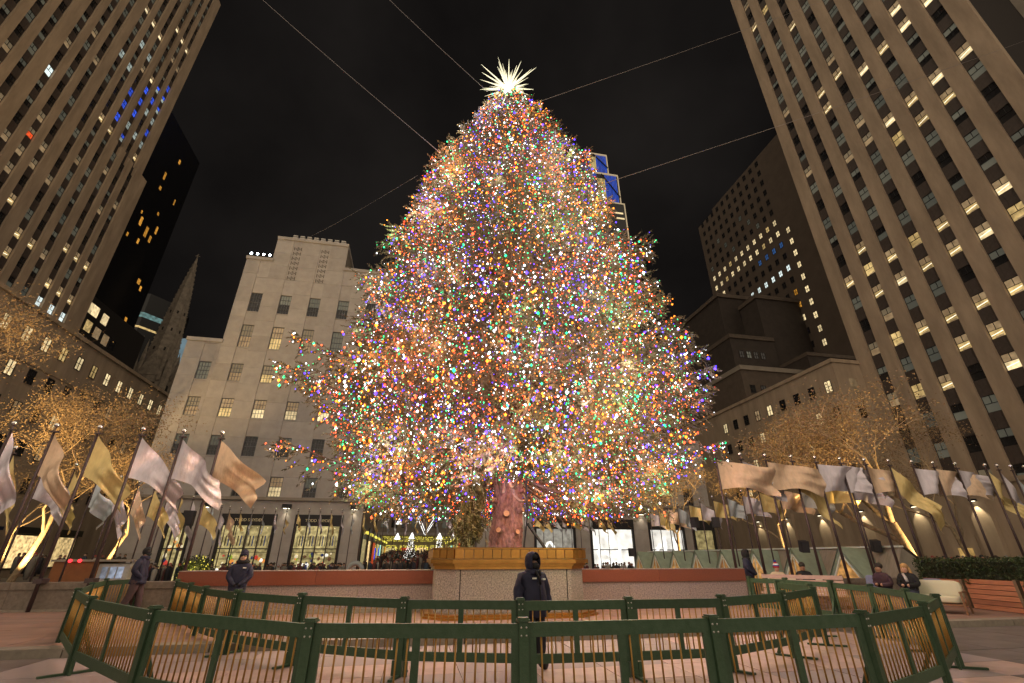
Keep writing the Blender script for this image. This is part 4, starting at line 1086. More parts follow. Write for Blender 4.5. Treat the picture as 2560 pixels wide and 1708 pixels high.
for i in range(14):
    Y = 21.0+i*1.75
    flagpole((22.35, Y, -.72), 6.62, cyc2[i%8], R(random.uniform(6,30)), '%s flag on the south side row, %s pole from the near end' % (CN[cyc2[i%8]], ORD[i]), 'flagpoles along the right side of the rink', 400+i, 1.8, 1.25, .15, R(random.uniform(-20,20)), .05, i < 8)
cyc3 = 'giisggisgsig'
for i in range(37):
    X = -16.3+i*1.02
    c = cyc3[i%12]
    flagpole((X, 50.0, -.72), 6.6, c, R(random.uniform(68,88)) if X < 3 else R(random.uniform(40,62)), '%s flag on the far row across the rink, %s pole from the left' % (CN[c], ORD[i]), 'flagpoles along the far side of the rink', 500+i, 1.5, 1.0, .55, R(random.uniform(-40,40)), .045, False, .075)

# ------------------------------------------------------------------ bare plane trees lit from below
PBARK = mat('plane_bark', (.33,.25,.15), .85, noise=.45, nscale=5, bump=.4, bscale=12, col2=(.15,.11,.07))
TWIG = mat('plane_twig', (.50,.36,.20), .9)
LEAF = mat('dry_leaf', (.36,.25,.13), .8, noise=.4, nscale=3, col2=(.22,.14,.07))
def plane_tree(label, base, H, lean, seed, r0=.20, spread=1.0, nleaf=5000, group='bare plane trees', fork=.34):
    r_ = random.Random(seed)
    t = thing('plane_tree', label, 'tree', base, 0, group)
    tr = MB(); br = MB(); tips = []
    def grow(p, d, L, rad, lev):
        n = 4 if lev < 3 else 3
        pts = [p]; q = p.copy(); dd = d.copy()
        for k in range(n):
            dd = (dd+Vector((r_.gauss(0,.17),r_.gauss(0,.17),r_.gauss(0,.10)+.03)) * (1 if lev else .5)).normalized()
            q = q+dd*L/n; pts.append(q.copy())
        rr = [rad*(1-.38*k/n) for k in range(n+1)]
        (tr if lev < 2 else br).tube(pts, rr, 7 if lev < 2 else (4 if lev < 4 else 3), 0, False)
        if lev >= 3:
            for pp in pts[1:]: tips.append(pp)
        if lev >= 5: return
        nb = 3 if lev < 2 else r_.choice((3,3,4))
        for k in range(nb):
            az = r_.uniform(0,6.28); up = r_.uniform(.05,.75) if lev < 3 else r_.uniform(-.25,.6)
            s_ = Vector((math.cos(az), math.sin(az), up))*spread
            nd = (dd*.62+s_*.8).normalized()
            start = pts[-1] if k < 2 else pts[-2]
            grow(start, nd, L*r_.uniform(.62,.85), rr[-1]*r_.uniform(.62,.8), lev+1)
    grow(Vector((0,0,0)), Vector((lean[0], lean[1], 1)).normalized(), H*fork, r0, 0)
    tr.build('trunk', PBARK, t, smooth=True); br.build('branches', TWIG, t)
    P = np.array([tuple(p) for p in tips]); rg = np.random.default_rng(seed)
    nleaf = int(nleaf*1.0); idx = rg.integers(0, len(P), nleaf)
    c = P[idx]+rg.normal(0, .32, (nleaf,3)); n1 = rg.normal(0,1,(nleaf,3)); n1 /= np.linalg.norm(n1,axis=1,keepdims=True)
    n2 = np.cross(n1, rg.normal(0,1,(nleaf,3))); n2 /= np.linalg.norm(n2,axis=1,keepdims=True)
    s_ = rg.uniform(.03,.075,(nleaf,1))
    V = np.stack([c-n1*s_, c+n2*s_*.7, c+n1*s_, c-n2*s_*.7],1).reshape(-1,3)
    O('crown', np_mesh('crown', V, np.arange(len(V)).reshape(-1,4), LEAF), t)
    return t
UP = (1.0,.65,.26)
def uplight(label, loc, target, e, spot=75, grp='tree uplights'):
    f = thing('uplight', label, 'lamp', loc, 0, grp)
    MB().lathe([(.10,0),(.12,.05),(.12,.2),(.10,.22)], 10).build('housing', FIXT, f)
    MB().lathe([(.09,.221),(.09,.235)], 10).build('lens', LENS, f)
    v = Vector(target)-Vector(loc)
    lamp('SPOT', 'up_light', (0,0,.3), e, UP, f, .08, tuple(v), spot, .5)
PT = [('bare plane tree with brown leaves nearest the left edge', (-24.5,28.0,-.7), 16.5, (.05,0), 1, .24, 1.05, 12000),
      ('second bare plane tree from the left, behind the near flags', (-24.0,36.5,-.7), 15.0, (.06,.0), 2, .22, 1.05, 10000),
      ('third bare plane tree on the left, towards the stone building', (-24.2,46.0,-.7), 12.5, (.02,0), 3, .20, 1.0, 5500),
      ('farthest bare plane tree on the left, against the low wing', (-34.0,50.0,-.7), 13.5, (.0,0), 14, .20, 1.1, 5500),
      ('bare plane tree with a bright yellow leaning trunk at the right', (27.4,22.8,-.7), 9.6, (-.16,.0), 5, .34, 1.15, 12000),
      ('bare plane tree right of the giant tree, with a slender lit trunk', (31.5,38.0,-.7), 14.5, (-.05,0), 6, .21, 1.0, 13000),
      ('dense bare plane tree just right of the giant tree', (25.5,44.5,-.7), 13.0, (-.03,0), 7, .18, 1.0, 13000),
      ('dark bare plane tree near the right edge', (38.0,27.5,-.7), 13.0, (-.12,.05), 8, .20, 1.1, 11000)]
for i, (lab, b, H, ln, sd_, r0, sp, nl) in enumerate(PT):
    plane_tree(lab, b, H, ln, sd_, r0, sp, nl, fork=.46 if i == 4 else .34)
    if i != 7:
        e = [1500,1500,1300,1100,1700,1500,1200][i]*8
        uplight('ground uplight shining up the ' + ['leftmost plane tree','second plane tree on the left','third plane tree on the left','plane tree against the low wing','leaning plane tree at the right','slender plane tree at the right','dense plane tree right of the giant tree'][i], (b[0]+1.3, b[1]-1.6, b[2]), (b[0]+ln[0]*8, b[1], b[2]+9), e)

# ------------------------------------------------------------------ green queue barriers
GREEN = mat('green_paint', (.026,.060,.028), .5, noise=.3, nscale=11, bump=.15, bscale=60, rnd=.16, col2=(.045,.082,.046))
BRASS = mat('brass_bar', (.36,.20,.042), .4, metal=.35, noise=.2, nscale=8)
BOLT = mat('steel_bolt', (.55,.55,.52), .35, metal=.9)
near_pts = [(-8.72,19.0),(-9.0,17.6),(-8.08,15.18),(-6.83,12.41),(-5.23,10.01),(-3.32,7.81),(-1.01,6.02),(1.24,5.62),(3.41,5.48),(5.50,5.55),(7.48,6.44),(9.20,7.62),(10.08,8.93),(10.88,10.54),(11.46,12.29),(11.47,14.07),(11.1,15.3)]
far_pts = [(-6.66,16.6),(-5.56,14.68),(-4.53,12.84),(-3.38,11.33),(-1.91,10.02),(-.06,8.83),(1.76,8.21),(3.56,8.11),(5.30,8.13),(7.17,8.95),(8.73,9.90),(9.56,10.96),(9.9,12.5)]
POSTM = MB().box(-.05,.05,-.05,.05,0,1.062).mesh('post', GREEN)
CAPM = MB().box(-.068,.068,-.068,.068,1.064,1.082).box(-.055,.055,-.055,.055,1.0825,1.10).mesh('post_cap', GREEN)
BARM = MB().tube([(0,0,.325),(0,0,.918)], .0105, 6).mesh('bar', BRASS, True)
BOLTM = MB().ball((0,0,0), .011, 6, 4).mesh('bolt', BOLT)
FOOTM = MB().box(-.035,.035,-.36,.36,.0,.03).mesh('foot', GREEN)
BRACM = MB().beam((0,.30,.03),(0,.04,.62),.05,.05).mesh('brace', GREEN)
def zg(y): return .15 if y > 11.6 else 0.0
def barrier(p, q, label, grp, last=False):
    L = math.hypot(q[0]-p[0], q[1]-p[1]); a = math.atan2(q[1]-p[1], q[0]-p[0])
    t = thing('queue_barrier', label, 'barrier', (p[0], p[1], random.uniform(0,.012)), a, grp); t.rotation_euler = (R(random.uniform(-.9,.9)), R(random.uniform(-.35,.35)), a)
    for x in ([0, L] if last else [0]):
        po = O('post', POSTM, t, (x,0,0)); O('post_cap', CAPM, t, (x,0,0))
        for bx in (-.028,.028):
            for bz in (.935,1.01): O('bolt', BOLTM, po, (bx,-.052,bz))
        O('foot', FOOTM, t, (x,0,0)); O('brace', BRACM, t, (x,0,0))
    g = .053
    sk_ = random.uniform(-.006,.006)
    MB().box(g, L-g, -.02, .02, .918, 1.05+sk_).build('top_rail', GREEN, t); MB().box(g, L-g, -.02, .02, .21, .335).build('bottom_rail', GREEN, t)
    for x0, x1 in ((g, g+.085), (L/2-.04, L/2+.04), (L-g-.085, L-g)): MB().box(x0, x1, -.019, .019, .335, .918).build('stile', GREEN, t)
    MB().box(g+.02, g+.08, -.018, .018, .0, .2).box(L-g-.08, L-g-.02, -.018, .018, 0, .2).build('leg', GREEN, t)
    for x0, x1 in ((g+.085, L/2-.04), (L/2+.04, L-g-.085)):
        n = max(5, round((x1-x0)/.112))
        for k in range(n): O('bar', BARM, t, (x0+(x1-x0)*(k+.5)/n+random.uniform(-.004,.004), 0, 0))
for i in range(len(near_pts)-1):
    barrier(near_pts[i], near_pts[i+1], 'green barrier with brass bars, %s panel from the left along the outer loop' % ORD[i], 'outer loop of green barriers', i == len(near_pts)-2)
for i in range(len(far_pts)-1):
    barrier(far_pts[i], far_pts[i+1], 'green barrier with brass bars, %s panel from the left along the inner loop' % ORD[i], 'inner loop of green barriers', i == len(far_pts)-2)
# ------------------------------------------------------------------ rink-side roof with glazed gables
PAVG = mat('pavilion_green', (.30,.38,.29), .5, noise=.25, nscale=2)
PAVW = mat('pavilion_trim', (.72,.78,.72), .5)
PAVS = mat('pavilion_slate', (.33,.29,.23), .6, noise=.3, nscale=2, stretch=(1,6,1))
PAVI = glow('pavilion_glow', (1.0,.52,.16), .30, .9, 4.0)
pv = thing('rink_pavilion', 'long green roof with glazed triangular gables along the right of the rink', 'pavilion', (23.6, 0, 0))
y0, y1 = 20.4, 47.5; RZ = 2.12
n = 8; dy = (y1-y0)/n
MB().box(-.12,.12,y0,y1,RZ,RZ+.08).build('ridge', PAVW, pv)
MB().tri((0,y0+.01,RZ),(-1.4,y0+.01,-.2),(2.6,y0+.01,.2)).build('end_wall', PAVS, pv)
MB().quad((0.3,y0,RZ-.02),(0.3,y1,RZ-.02),(2.6,y1,.2),(2.6,y0,.2)).build('rear_slope', PAVS, pv)
for k in range(n):
    c = y0+dy*(k+.5)
    hw = dy*.47
    MB().quad((0,c-dy/2,RZ-.01),(0,c+dy/2,RZ-.01),(-1.4,c+dy/2,-.2),(-1.4,c-dy/2,-.2)).build('roof_panel', PAVS, pv)
    g = MB()
    A, B, T = Vector((-1.9,c-hw,-.15)), Vector((-1.9,c+hw,-.15)), Vector((-1.9,c,RZ-.1))
    ridge = Vector((-.1,c,RZ-.08))
    MB().quad(A+Vector((-.1,-.16,0)), T+Vector((-.1,0,.16)), ridge, Vector((-1.35,c-hw-.1,-.15))).quad(B+Vector((-.1,.16,0)), Vector((-1.35,c+hw+.1,-.15)), ridge, T+Vector((-.1,0,.16))).build('gable_roof', PAVG, pv)
    MB().beam(A,T,.12,.14).beam(T,B,.12,.14).build('gable_trim', PAVG, pv)
    MB().beam(A+Vector((-.03,.18,0)),T+Vector((-.03,0,-.2)),.07,.08).beam(T+Vector((-.03,0,-.2)),B+Vector((-.03,-.18,0)),.07,.08).beam((-1.93,c,-.1),(-1.93,c,RZ-.5),.05,.05).beam((-1.93,c-hw*.72,.42),(-1.93,c+hw*.72,.42),.05,.05).build('glazing_bars', PAVW, pv)
    MB().tri(A+Vector((.03,.1,0)),B+Vector((.03,-.1,0)),T+Vector((.03,0,-.12))).build('gable_glass', PAVI, pv)

# ------------------------------------------------------------------ crowd in the distance
CROWDM = bpy.data.materials.new('crowd_clothes'); CROWDM.use_nodes = True
_t = CROWDM.node_tree; _a = _t.nodes.new('ShaderNodeAttribute'); _a.attribute_name = 'Col'
_t.links.new(_a.outputs['Color'], _t.nodes['Principled BSDF'].inputs['Base Color']); _t.nodes['Principled BSDF'].inputs['Roughness'].default_value = .85
def crowd(name, label, spots):
    b = MB(); cols = []
    for (x, y, z, s) in spots:
        n0 = len(b.f)
        c = random.choice(((.02,.02,.025),(.03,.03,.04),(.015,.015,.017),(.06,.05,.05),(.10,.03,.03),(.16,.15,.13),(.03,.045,.07),(.05,.04,.03),(.30,.28,.25)))
        tw = random.uniform(0,3)
        b.lathe([(.12*s,0),(.20*s,.55*s),(.24*s,1.2*s),(.20*s,1.42*s),(.07*s,1.5*s)], 7, (x,y,z))
        k1 = len(b.f)
        hat = random.random() < .5
        b.ball((x,y,z+1.61*s), .115*s, 7, 5, 0, (1,1,1.18))
        k2 = len(b.f)
        b.ball((x,y+.02,z+1.66*s), .128*s, 7, 4, 0, (1,1,.95))
        k3 = len(b.f)
        hc = random.choice(((.02,.015,.01),(.05,.03,.02),(.015,.015,.015),(.25,.22,.2),(.3,.05,.05),(.10,.07,.04)))
        sk_ = random.choice(((.38,.22,.15),(.30,.17,.11),(.16,.08,.05),(.42,.27,.2)))
        cols += [c]*(k1-n0)+[sk_]*(k2-k1)+[hc]*(k3-k2)
    me = b.mesh(name, CROWDM, True)
    at = me.color_attributes.new('Col', 'FLOAT_COLOR', 'CORNER'); arr = []
    for p, c in zip(me.polygons, cols): arr += [(*c, 1.)]*p.loop_total
    at.data.foreach_set('color', np.array(arr, np.float32).ravel())
    tag(O(name, me), label, 'crowd', kind='stuff')
sp = []
for k in range(170): sp.append((random.uniform(-24,-6.5) if k < 95 else random.uniform(7.5,36), random.uniform(51.5,56.5), -.72, random.uniform(.93,1.08)))
crowd('crowd', 'distant crowd along the shopfronts across the rink', sp)
sp = [(random.uniform(-5.5,7.2), 57+88*random.random()**1.3, -.3, random.uniform(.93,1.08)) for k in range(330)]
sp = [(x, y, -.5+(y-57)*.027, s) for x, y, z, s in sp]
crowd('crowd', 'dense crowd filling the garden passage', sp)
sp = [(random.uniform(-46,-27), random.uniform(26,60), .15, random.uniform(.93,1.08)) for k in range(110)]
crowd('crowd', 'crowd on the pavement under the plane trees at the left', sp)
sp = [(random.uniform(33,58), random.uniform(22,44), -.1, random.uniform(.93,1.08)) for k in range(120)]
crowd('crowd', 'crowd on the pavement below the right wing', sp)

# ------------------------------------------------------------------ planters, hedges and seats on the right
CEDAR = mat('cedar_slat', (.46,.19,.10), .6, noise=.35, nscale=3, stretch=(.6,1,8), rnd=.16)
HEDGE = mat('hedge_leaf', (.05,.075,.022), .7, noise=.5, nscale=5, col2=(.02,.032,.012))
def slat_planter(label, p, q, h, grp='slatted planters'):
    L = math.hypot(q[0]-p[0], q[1]-p[1]); a = math.atan2(q[1]-p[1], q[0]-p[0])
    t = thing('planter', label, 'planter', (p[0], p[1], .15), a, grp)
    n = 6; dz = h/n
    for k in range(n): MB().box(.02, L-.02, -.02, .02, k*dz+.012, (k+1)*dz-.006).build('slat', CEDAR, t)
    MB().box(0, L, .021, .85, 0, h-.03).build('box', mat('planter_box', (.07,.05,.035), .9), t)
    MB().box(L-.015, L+.09, -.03, .5, 0, h+.02).build('end_post', mat('planter_post', (.16,.115,.07), .7), t)
    return t
def hedge(label, c, sx, sy, z0, z1, rz, seed, n=2600):
    rg = np.random.default_rng(seed)
    t = thing('hedge', label, 'hedge', (c[0], c[1], z0), rz, 'clipped hedges')
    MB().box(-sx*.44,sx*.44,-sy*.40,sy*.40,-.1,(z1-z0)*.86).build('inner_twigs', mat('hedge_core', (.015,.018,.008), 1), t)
    u = rg.uniform(-1,1,(n,3)); k = rg.integers(0,3,n); 
    s_ = np.sign(rg.uniform(-1,1,n)); u[np.arange(n),k] = s_*rg.uniform(.82,1.05,n)
    P = u*np.array([sx/2,sy/2,(z1-z0)/2])+np.array([0,0,(z1-z0)/2])+rg.normal(0,.03,(n,3))
    n1 = rg.normal(0,1,(n,3)); n1 /= np.linalg.norm(n1,axis=1,keepdims=True); n2 = np.cross(n1, rg.normal(0,1,(n,3))); n2 /= np.linalg.norm(n2,axis=1,keepdims=True)
    z = rg.uniform(.03,.06,(n,1))
    V = np.stack([P-n1*z, P+n2*z*.5, P+n1*z, P-n2*z*.5],1).reshape(-1,3)
    O('foliage', np_mesh('foliage', V, np.arange(len(V)).reshape(-1,4), HEDGE), t)
slat_planter('cedar-slatted planter behind the seated couple', (18.95,16.0), (18.5,14.3), .84)
slat_planter('cedar-slatted planter at the right edge below the second hedge', (18.42,14.1), (18.05,12.4), .88)
slat_planter('cedar-slatted planter cut off by the right edge', (17.98,12.2), (17.6,10.4), .88)
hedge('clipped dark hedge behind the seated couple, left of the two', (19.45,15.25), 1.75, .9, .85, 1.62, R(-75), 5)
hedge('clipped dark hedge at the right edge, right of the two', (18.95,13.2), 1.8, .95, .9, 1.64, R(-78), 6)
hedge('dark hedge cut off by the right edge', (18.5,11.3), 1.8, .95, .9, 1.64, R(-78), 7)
CREAM = mat('cream_cushion', (.58,.55,.40), .8, bump=.15, bscale=25)
WOODF = mat('seat_frame', (.20,.10,.05), .5)
PILL = mat('blue_pillow', (.15,.17,.27), .85, bump=.2, bscale=20)
def rbox(b, x0,x1,y0,y1,z0,z1): return b.box(x0,x1,y0,y1,z0,z1)
def soft(name, m_, parent, size, loc, rot=(0,0,0), puff=.35):
    me = bpy.data.meshes.new(name); bm = bmesh.new(); bmesh.ops.create_cube(bm, size=1)
    bmesh.ops.bevel(bm, geom=bm.edges[:], offset=.22, segments=3, profile=.6, affect='EDGES')
    for v in bm.verts: v.co = Vector((v.co.x*size[0], v.co.y*size[1], v.co.z*size[2]))
    bm.to_mesh(me); bm.free(); me.materials.append(m_); me.polygons.foreach_set('use_smooth', [True]*len(me.polygons))
    return O(name, me, parent, loc, rot)
def sofa(label, loc, rz, w_=1.7, grp='outdoor seats'):
    t = thing('outdoor_sofa', label, 'sofa', loc, rz, grp)
    soft('seat_cushion', CREAM, t, (w_-.1,.72,.2), (0,0,.38))
    soft('back_cushion', CREAM, t, (w_-.1,.22,.5), (0,.36,.62), (R(-14),0,0))
    for s in (-1,1):
        MB().box(s*w_/2-.03,s*w_/2+.03,-.38,.42,.56,.60).build('armrest', WOODF, t)
        for y in (-.34,.38): MB().box(s*w_/2-.025,s*w_/2+.025,y-.025,y+.025,0,.56).build('leg', WOODF, t)
    MB().box(-w_/2,w_/2,-.36,.40,.22,.27).build('seat_frame', WOODF, t)
    return t
sofa('cream sofa with dark wooden frame in front of the planter, beside the seated couple', (16.05,13.3,.15), R(-62), 1.35)
sofa('cream armchair cut off by the right edge', (17.3,10.2,.15), R(-80), .95)
sofa('cream sofa seen through the barrier bars in front of the parapet', (14.6,17.2,.15), R(-30), 1.9)
pw = tag(soft('pillow', PILL, None, (.5,.16,.4), (15.55,14.8,.92), (R(-15),0,R(-68))), 'blue-grey pillow left of the seated couple', 'pillow')
tag(soft('pillow', PILL, None, (.5,.16,.4), (16.42,13.55,.86), (R(-15),0,R(-68))), 'blue-grey pillow right of the seated couple', 'pillow')
PINKW = mat('bench_slats', (.52,.36,.31), .6, noise=.2, nscale=4, rnd=.08)
bn = thing('slatted_bench', 'pale pink slatted bench seen through the barrier bars', 'bench', (13.35,15.6,.15), R(-52))
for k in range(6): MB().box(-1.25,1.25,.0,.04,.10+k*.15,.22+k*.15).build('slat', PINKW, bn)
for x in (-1.2,0,1.2): MB().box(x-.04,x+.04,.045,.1,0,1.0).build('upright', WOODF, bn)
MB().box(-1.25,1.25,-.5,-.02,.38,.43).build('seat', PINKW, bn)

# ------------------------------------------------------------------ people
NAVY = mat('navy_parka', (.018,.019,.046), .75, bump=.35, bscale=14, noise=.25, nscale=5)
NAVY2 = mat('navy_trousers', (.03,.03,.04), .8, noise=.2, nscale=6)
BROWNT = mat('plum_trousers', (.085,.055,.06), .8, noise=.3, nscale=7)
BLACKC = mat('black_cloth', (.012,.012,.014), .85)
SKINL = mat('skin_light', (.50,.29,.21), .55); SKIND = mat('skin_dark', (.20,.11,.075), .5); SKINM = mat('skin_mid', (.36,.20,.13), .55)
BOOT = mat('boot_leather', (.015,.013,.012), .5)
HAIRB = mat('hair_blond', (.42,.25,.10), .6); HAIRD = mat('hair_dark', (.025,.017,.012), .6)
def skinned(J, E, name='body'):
    """J: {joint: (x,y,z, rx, ry, material index)}; one continuous skinned surface"""
    ks = list(J); me = bpy.data.meshes.new(name)
    me.from_pydata([J[k][:3] for k in ks], [(ks.index(a), ks.index(b)) for a, b in E], [])
    ob = bpy.data.objects.new(name, me); C.objects.link(ob)
    ob.modifiers.new('skin', 'SKIN'); 
    sv_ = me.skin_vertices[0].data
    for i, k in enumerate(ks):
        sv_[i].radius = J[k][3:5]; sv_[i].use_root = (k == 'pelvis')
    ss = ob.modifiers.new('sub', 'SUBSURF'); ss.levels = 2; ss.render_levels = 2
    dg = bpy.context.evaluated_depsgraph_get(); ev = ob.evaluated_get(dg)
    m2 = bpy.data.meshes.new_from_object(ev); m2.name = name
    bpy.data.objects.remove(ob); return m2, ks
def person(label, loc, rz, J, E, mats, grp=None, scale=1.0):
    t = thing('person', label, 'person', loc, rz, grp); t.scale = (scale,)*3
    m2, ks = skinned(J, E)
    m2.materials.clear()
    for m_ in mats: m2.materials.append(m_)
    P = np.array([J[k][:3] for k in ks]); mi = np.array([J[k][5] for k in ks])
    Ea = np.array([J[a][:3] for a, b in E]); Eb = np.array([J[b][:3] for a, b in E]); em = [(J[a][5], J[b][5]) for a, b in E]
    for p in m2.polygons:
        c = np.array(p.center); ab = Eb-Ea; tt = np.clip(((c-Ea)*ab).sum(1)/((ab*ab).sum(1)+1e-9), 0, 1)
        d = np.linalg.norm(c-(Ea+ab*tt[:,None]),axis=1); i = int(d.argmin())
        p.material_index = em[i][0] if tt[i] < .5 else em[i][1]; p.use_smooth = True
    for v in m2.vertices:
        if v.co.z < 1.46*(.75 if label.startswith(('seated','dark-haired','child')) else 1):
            q = v.co; k_ = mnoise.noise(Vector((q.x*9, q.y*9, q.z*16+loc[0])))+.6*mnoise.noise(Vector((q.x*20, q.y*20, q.z*30)))
            v.co = v.co+v.normal*(.013*k_)
    O('body', m2, t); return t
STAND_E = [('pelvis','waist'),('waist','chest'),('chest','neck'),('neck','head0'),('head0','head1'),('chest','shl'),('shl','ell'),('ell','wrl'),('wrl','hnl'),('chest','shr'),('shr','elr'),('elr','wrr'),('wrr','hnr'),
           ('pelvis','hpl'),('hpl','knl'),('knl','anl'),('anl','tol'),('pelvis','hpr'),('hpr','knr'),('knr','anr'),('anr','tor')]
def stand(coat=0, leg=1, skin=2, boot=3, glove=4, step=0.0, arms='down', head_dx=0.0, bulk=1.0):
    # faces -y; x to its left
    J = {'pelvis':(0,0,.95,.235*bulk,.185*bulk,coat),'waist':(0,.0,1.12,.235*bulk,.19*bulk,coat),'chest':(0,.01,1.36,.235*bulk,.185*bulk,coat),'neck':(0,.0,1.50,.09,.09,coat),
         'head0':(head_dx,-.02,1.60,.095,.108,skin),'head1':(head_dx,-.02,1.70,.09,.105,skin)}
    if arms == 'down':
        for s, k in ((1,'l'),(-1,'r')):
            J['sh'+k]=(s*.205*bulk,.01,1.40,.115,.115,coat); J['el'+k]=(s*.285*bulk,.03,1.14,.10,.10,coat); J['wr'+k]=(s*.28*bulk,-.05,.92,.078,.078,coat); J['hn'+k]=(s*.25*bulk,-.08,.82,.042,.036,glove)
    elif arms == 'pocket':
        for s, k in ((1,'l'),(-1,'r')):
            J['sh'+k]=(s*.205*bulk,.01,1.40,.115,.115,coat); J['el'+k]=(s*.30*bulk,.07,1.16,.10,.10,coat); J['wr'+k]=(s*.20*bulk,-.10,1.0,.06,.06,coat); J['hn'+k]=(s*.14*bulk,-.13,.97,.05,.045,coat)
    elif arms == 'front':
        for s, k in ((1,'l'),(-1,'r')):
            J['sh'+k]=(s*.195*bulk,.01,1.40,.115,.115,coat); J['el'+k]=(s*.27*bulk,-.05,1.15,.10,.10,coat); J['wr'+k]=(s*.10*bulk,-.22,.98,.055,.055,coat); J['hn'+k]=(s*.03,-.24,.94,.045,.04,glove)
    for s, k in ((1,'l'),(-1,'r')):
        f = step*s
        J['hp'+k]=(s*.10,0,.82,.135,.14,leg); J['kn'+k]=(s*.115,-.02-f*.5,.48,.105,.11,leg); J['an'+k]=(s*.12,.02-f,.10,.085,.09,leg); J['to'+k]=(s*.13,-.14-f,.05,.065,.055,boot)
    return J
def add(t, b, name, m_, smooth=True): return b.build(name, m_, t, smooth=smooth)
def hood(t, m_, face, c=(0,-.02,1.665), up=True):
    """hood worn up: an open-fronted shell round the head"""
    b = MB(); n, k = 16, 10; P = []
    for i in range(k+1):
        ph = -1.05+(math.pi/2+1.05)*i/k
        open_ = R(95) if ph < .55 else R(95)*max(0.02, 1-(ph-.55)/.75)
        for j in range(n+1):
            a = R(-90)+open_/2+(R(360)-open_)*j/n
            rr = .132*max(.02, math.cos(ph))**.62
            P.append((c[0]+rr*math.cos(a)*.92, c[1]+.012+rr*math.sin(a)*1.08, c[2]+.155*math.sin(ph)))
    b.v = P
    for i in range(k):
        for j in range(n):
            q = i*(n+1)+j; b.f.append((q,q+1,q+n+2,q+n+1)); b.m.append(0)
    o = add(t, b, 'hood', m_)
    sm = o.modifiers.new('thick','SOLIDIFY'); sm.thickness = .02; sm.offset = 1
    add(t, MB().lathe([(.155,1.46),(.15,1.50),(.12,1.545),(.105,1.56)], 14, (c[0],c[1]+.03,0)), 'collar', m_)
    return o
def face_bits(t, c, skin, dark, nose=True):
    add(t, MB().ball((c[0]-.032,c[1]-.092,c[2]+.012), .011, 6, 4).ball((c[0]+.032,c[1]-.092,c[2]+.012), .011, 6, 4), 'eyes', dark)
    if nose: add(t, MB().ball((c[0],c[1]-.105,c[2]-.018), .017, 6, 5, 0, (.8,1,1.3)), 'nose', skin)
    add(t, MB().box(c[0]-.022,c[0]+.022,c[1]-.096,c[1]-.088,c[2]-.055,c[2]-.047), 'mouth', mat('lips', (.30,.10,.08), .6), False)
REFL = mat('reflective_patch', (.75,.77,.70), .4)
# guard in front of the planter, facing right of the camera
t = person('guard in hooded navy parka and black face mask standing before the planter', (2.15,8.95,0), R(28), stand(0,1,2,3,4,.06,'down',0,1.20), STAND_E, [NAVY, NAVY2, SKIND, BOOT, BLACKC], None, .97)
hood(t, NAVY, BLACKC)
add(t, MB().ball((0,-.05,1.60), .098, 10, 7, 0, (1,1.05,.72)), 'face_mask', BLACKC); add(t, MB().ball((0,-.03,1.75), .09, 10, 6, 0, (1,1,.6)), 'beanie', BLACKC)
face_bits(t, (0,-.035,1.672), SKIND, mat('eye_dark', (.01,.008,.008), .3), False)
add(t, MB().box(-.155,-.085,-.205,-.165,1.385,1.41), 'name_patch', REFL, False); add(t, MB().box(.075,.135,-.205,-.165,1.365,1.395), 'badge', REFL, False)
add(t, MB().tube([(0,-.17,1.48),(0,-.195,1.3),(0,-.205,1.1),(0,-.20,.92)], .008, 4), 'zip', BLACKC); add(t, MB().tube([(-.05,-.15,1.52),(-.02,-.205,1.40),(.01,-.205,1.30)], .022, 6).tube([(.05,-.15,1.52),(.03,-.18,1.44)], .024, 6), 'scarf_ends', BLACKC)
add(t, MB().lathe([(.235,.78),(.245,.82),(.235,.97),(.225,1.02)], 18), 'jacket_hem', NAVY)
# guard walking at the left
t = person('guard in navy parka and plum trousers walking beside the left barriers', (-8.15,17.6,.15), R(92), stand(0,1,2,3,4,.17,'pocket',0,1.02), STAND_E, [NAVY, BROWNT, SKIND, BOOT, BLACKC], None, 1.0)
add(t, MB().ball((0,.0,1.70), .118, 12, 8, 0, (.95,1.05,1.12)), 'dark_beanie', BLACKC); add(t, MB().ball((0,-.05,1.62), .09, 10, 7, 0, (1,1,.8)), 'face_mask', BLACKC)
add(t, MB().lathe([(.13,1.46),(.135,1.53),(.11,1.58)], 12), 'collar', NAVY); add(t, MB().lathe([(.225,.80),(.222,.84),(.205,.98)], 14), 'jacket_hem', NAVY)
# woman guard
t = person('woman guard in navy parka and knit hat standing by the left granite wall', (-4.38,14.5,.15), R(8), stand(0,1,2,3,4,.03,'front',0,1.0), STAND_E, [NAVY, NAVY2, SKINL, BOOT, BLACKC], None, .93)
add(t, MB().lathe([(.106,1.70),(.108,1.74),(.096,1.80),(.06,1.845),(.01,1.86)], 14, (0,-.01,0)), 'knit_hat', NAVY); add(t, MB().lathe([(.110,1.695),(.112,1.725),(.110,1.745)], 14, (0,-.01,0)), 'hat_brim', NAVY)
add(t, MB().ball((0,.02,1.535), .16, 12, 7, 0, (1.15,.95,.55)), 'fur_collar', BLACKC)
for s in (-1,1): add(t, MB().tube([(s*.088,-.0,1.72),(s*.098,-.03,1.62),(s*.11,-.09,1.50)], [.028,.03,.02], 6), 'hair', HAIRD)
face_bits(t, (0,-.03,1.675), SKINL, BLACKC); add(t, MB().box(.06,.14,-.195,-.15,1.37,1.395), 'name_patch', REFL, False); add(t, MB().lathe([(.235,.72),(.23,.78),(.205,.96)], 14), 'jacket_hem', NAVY)
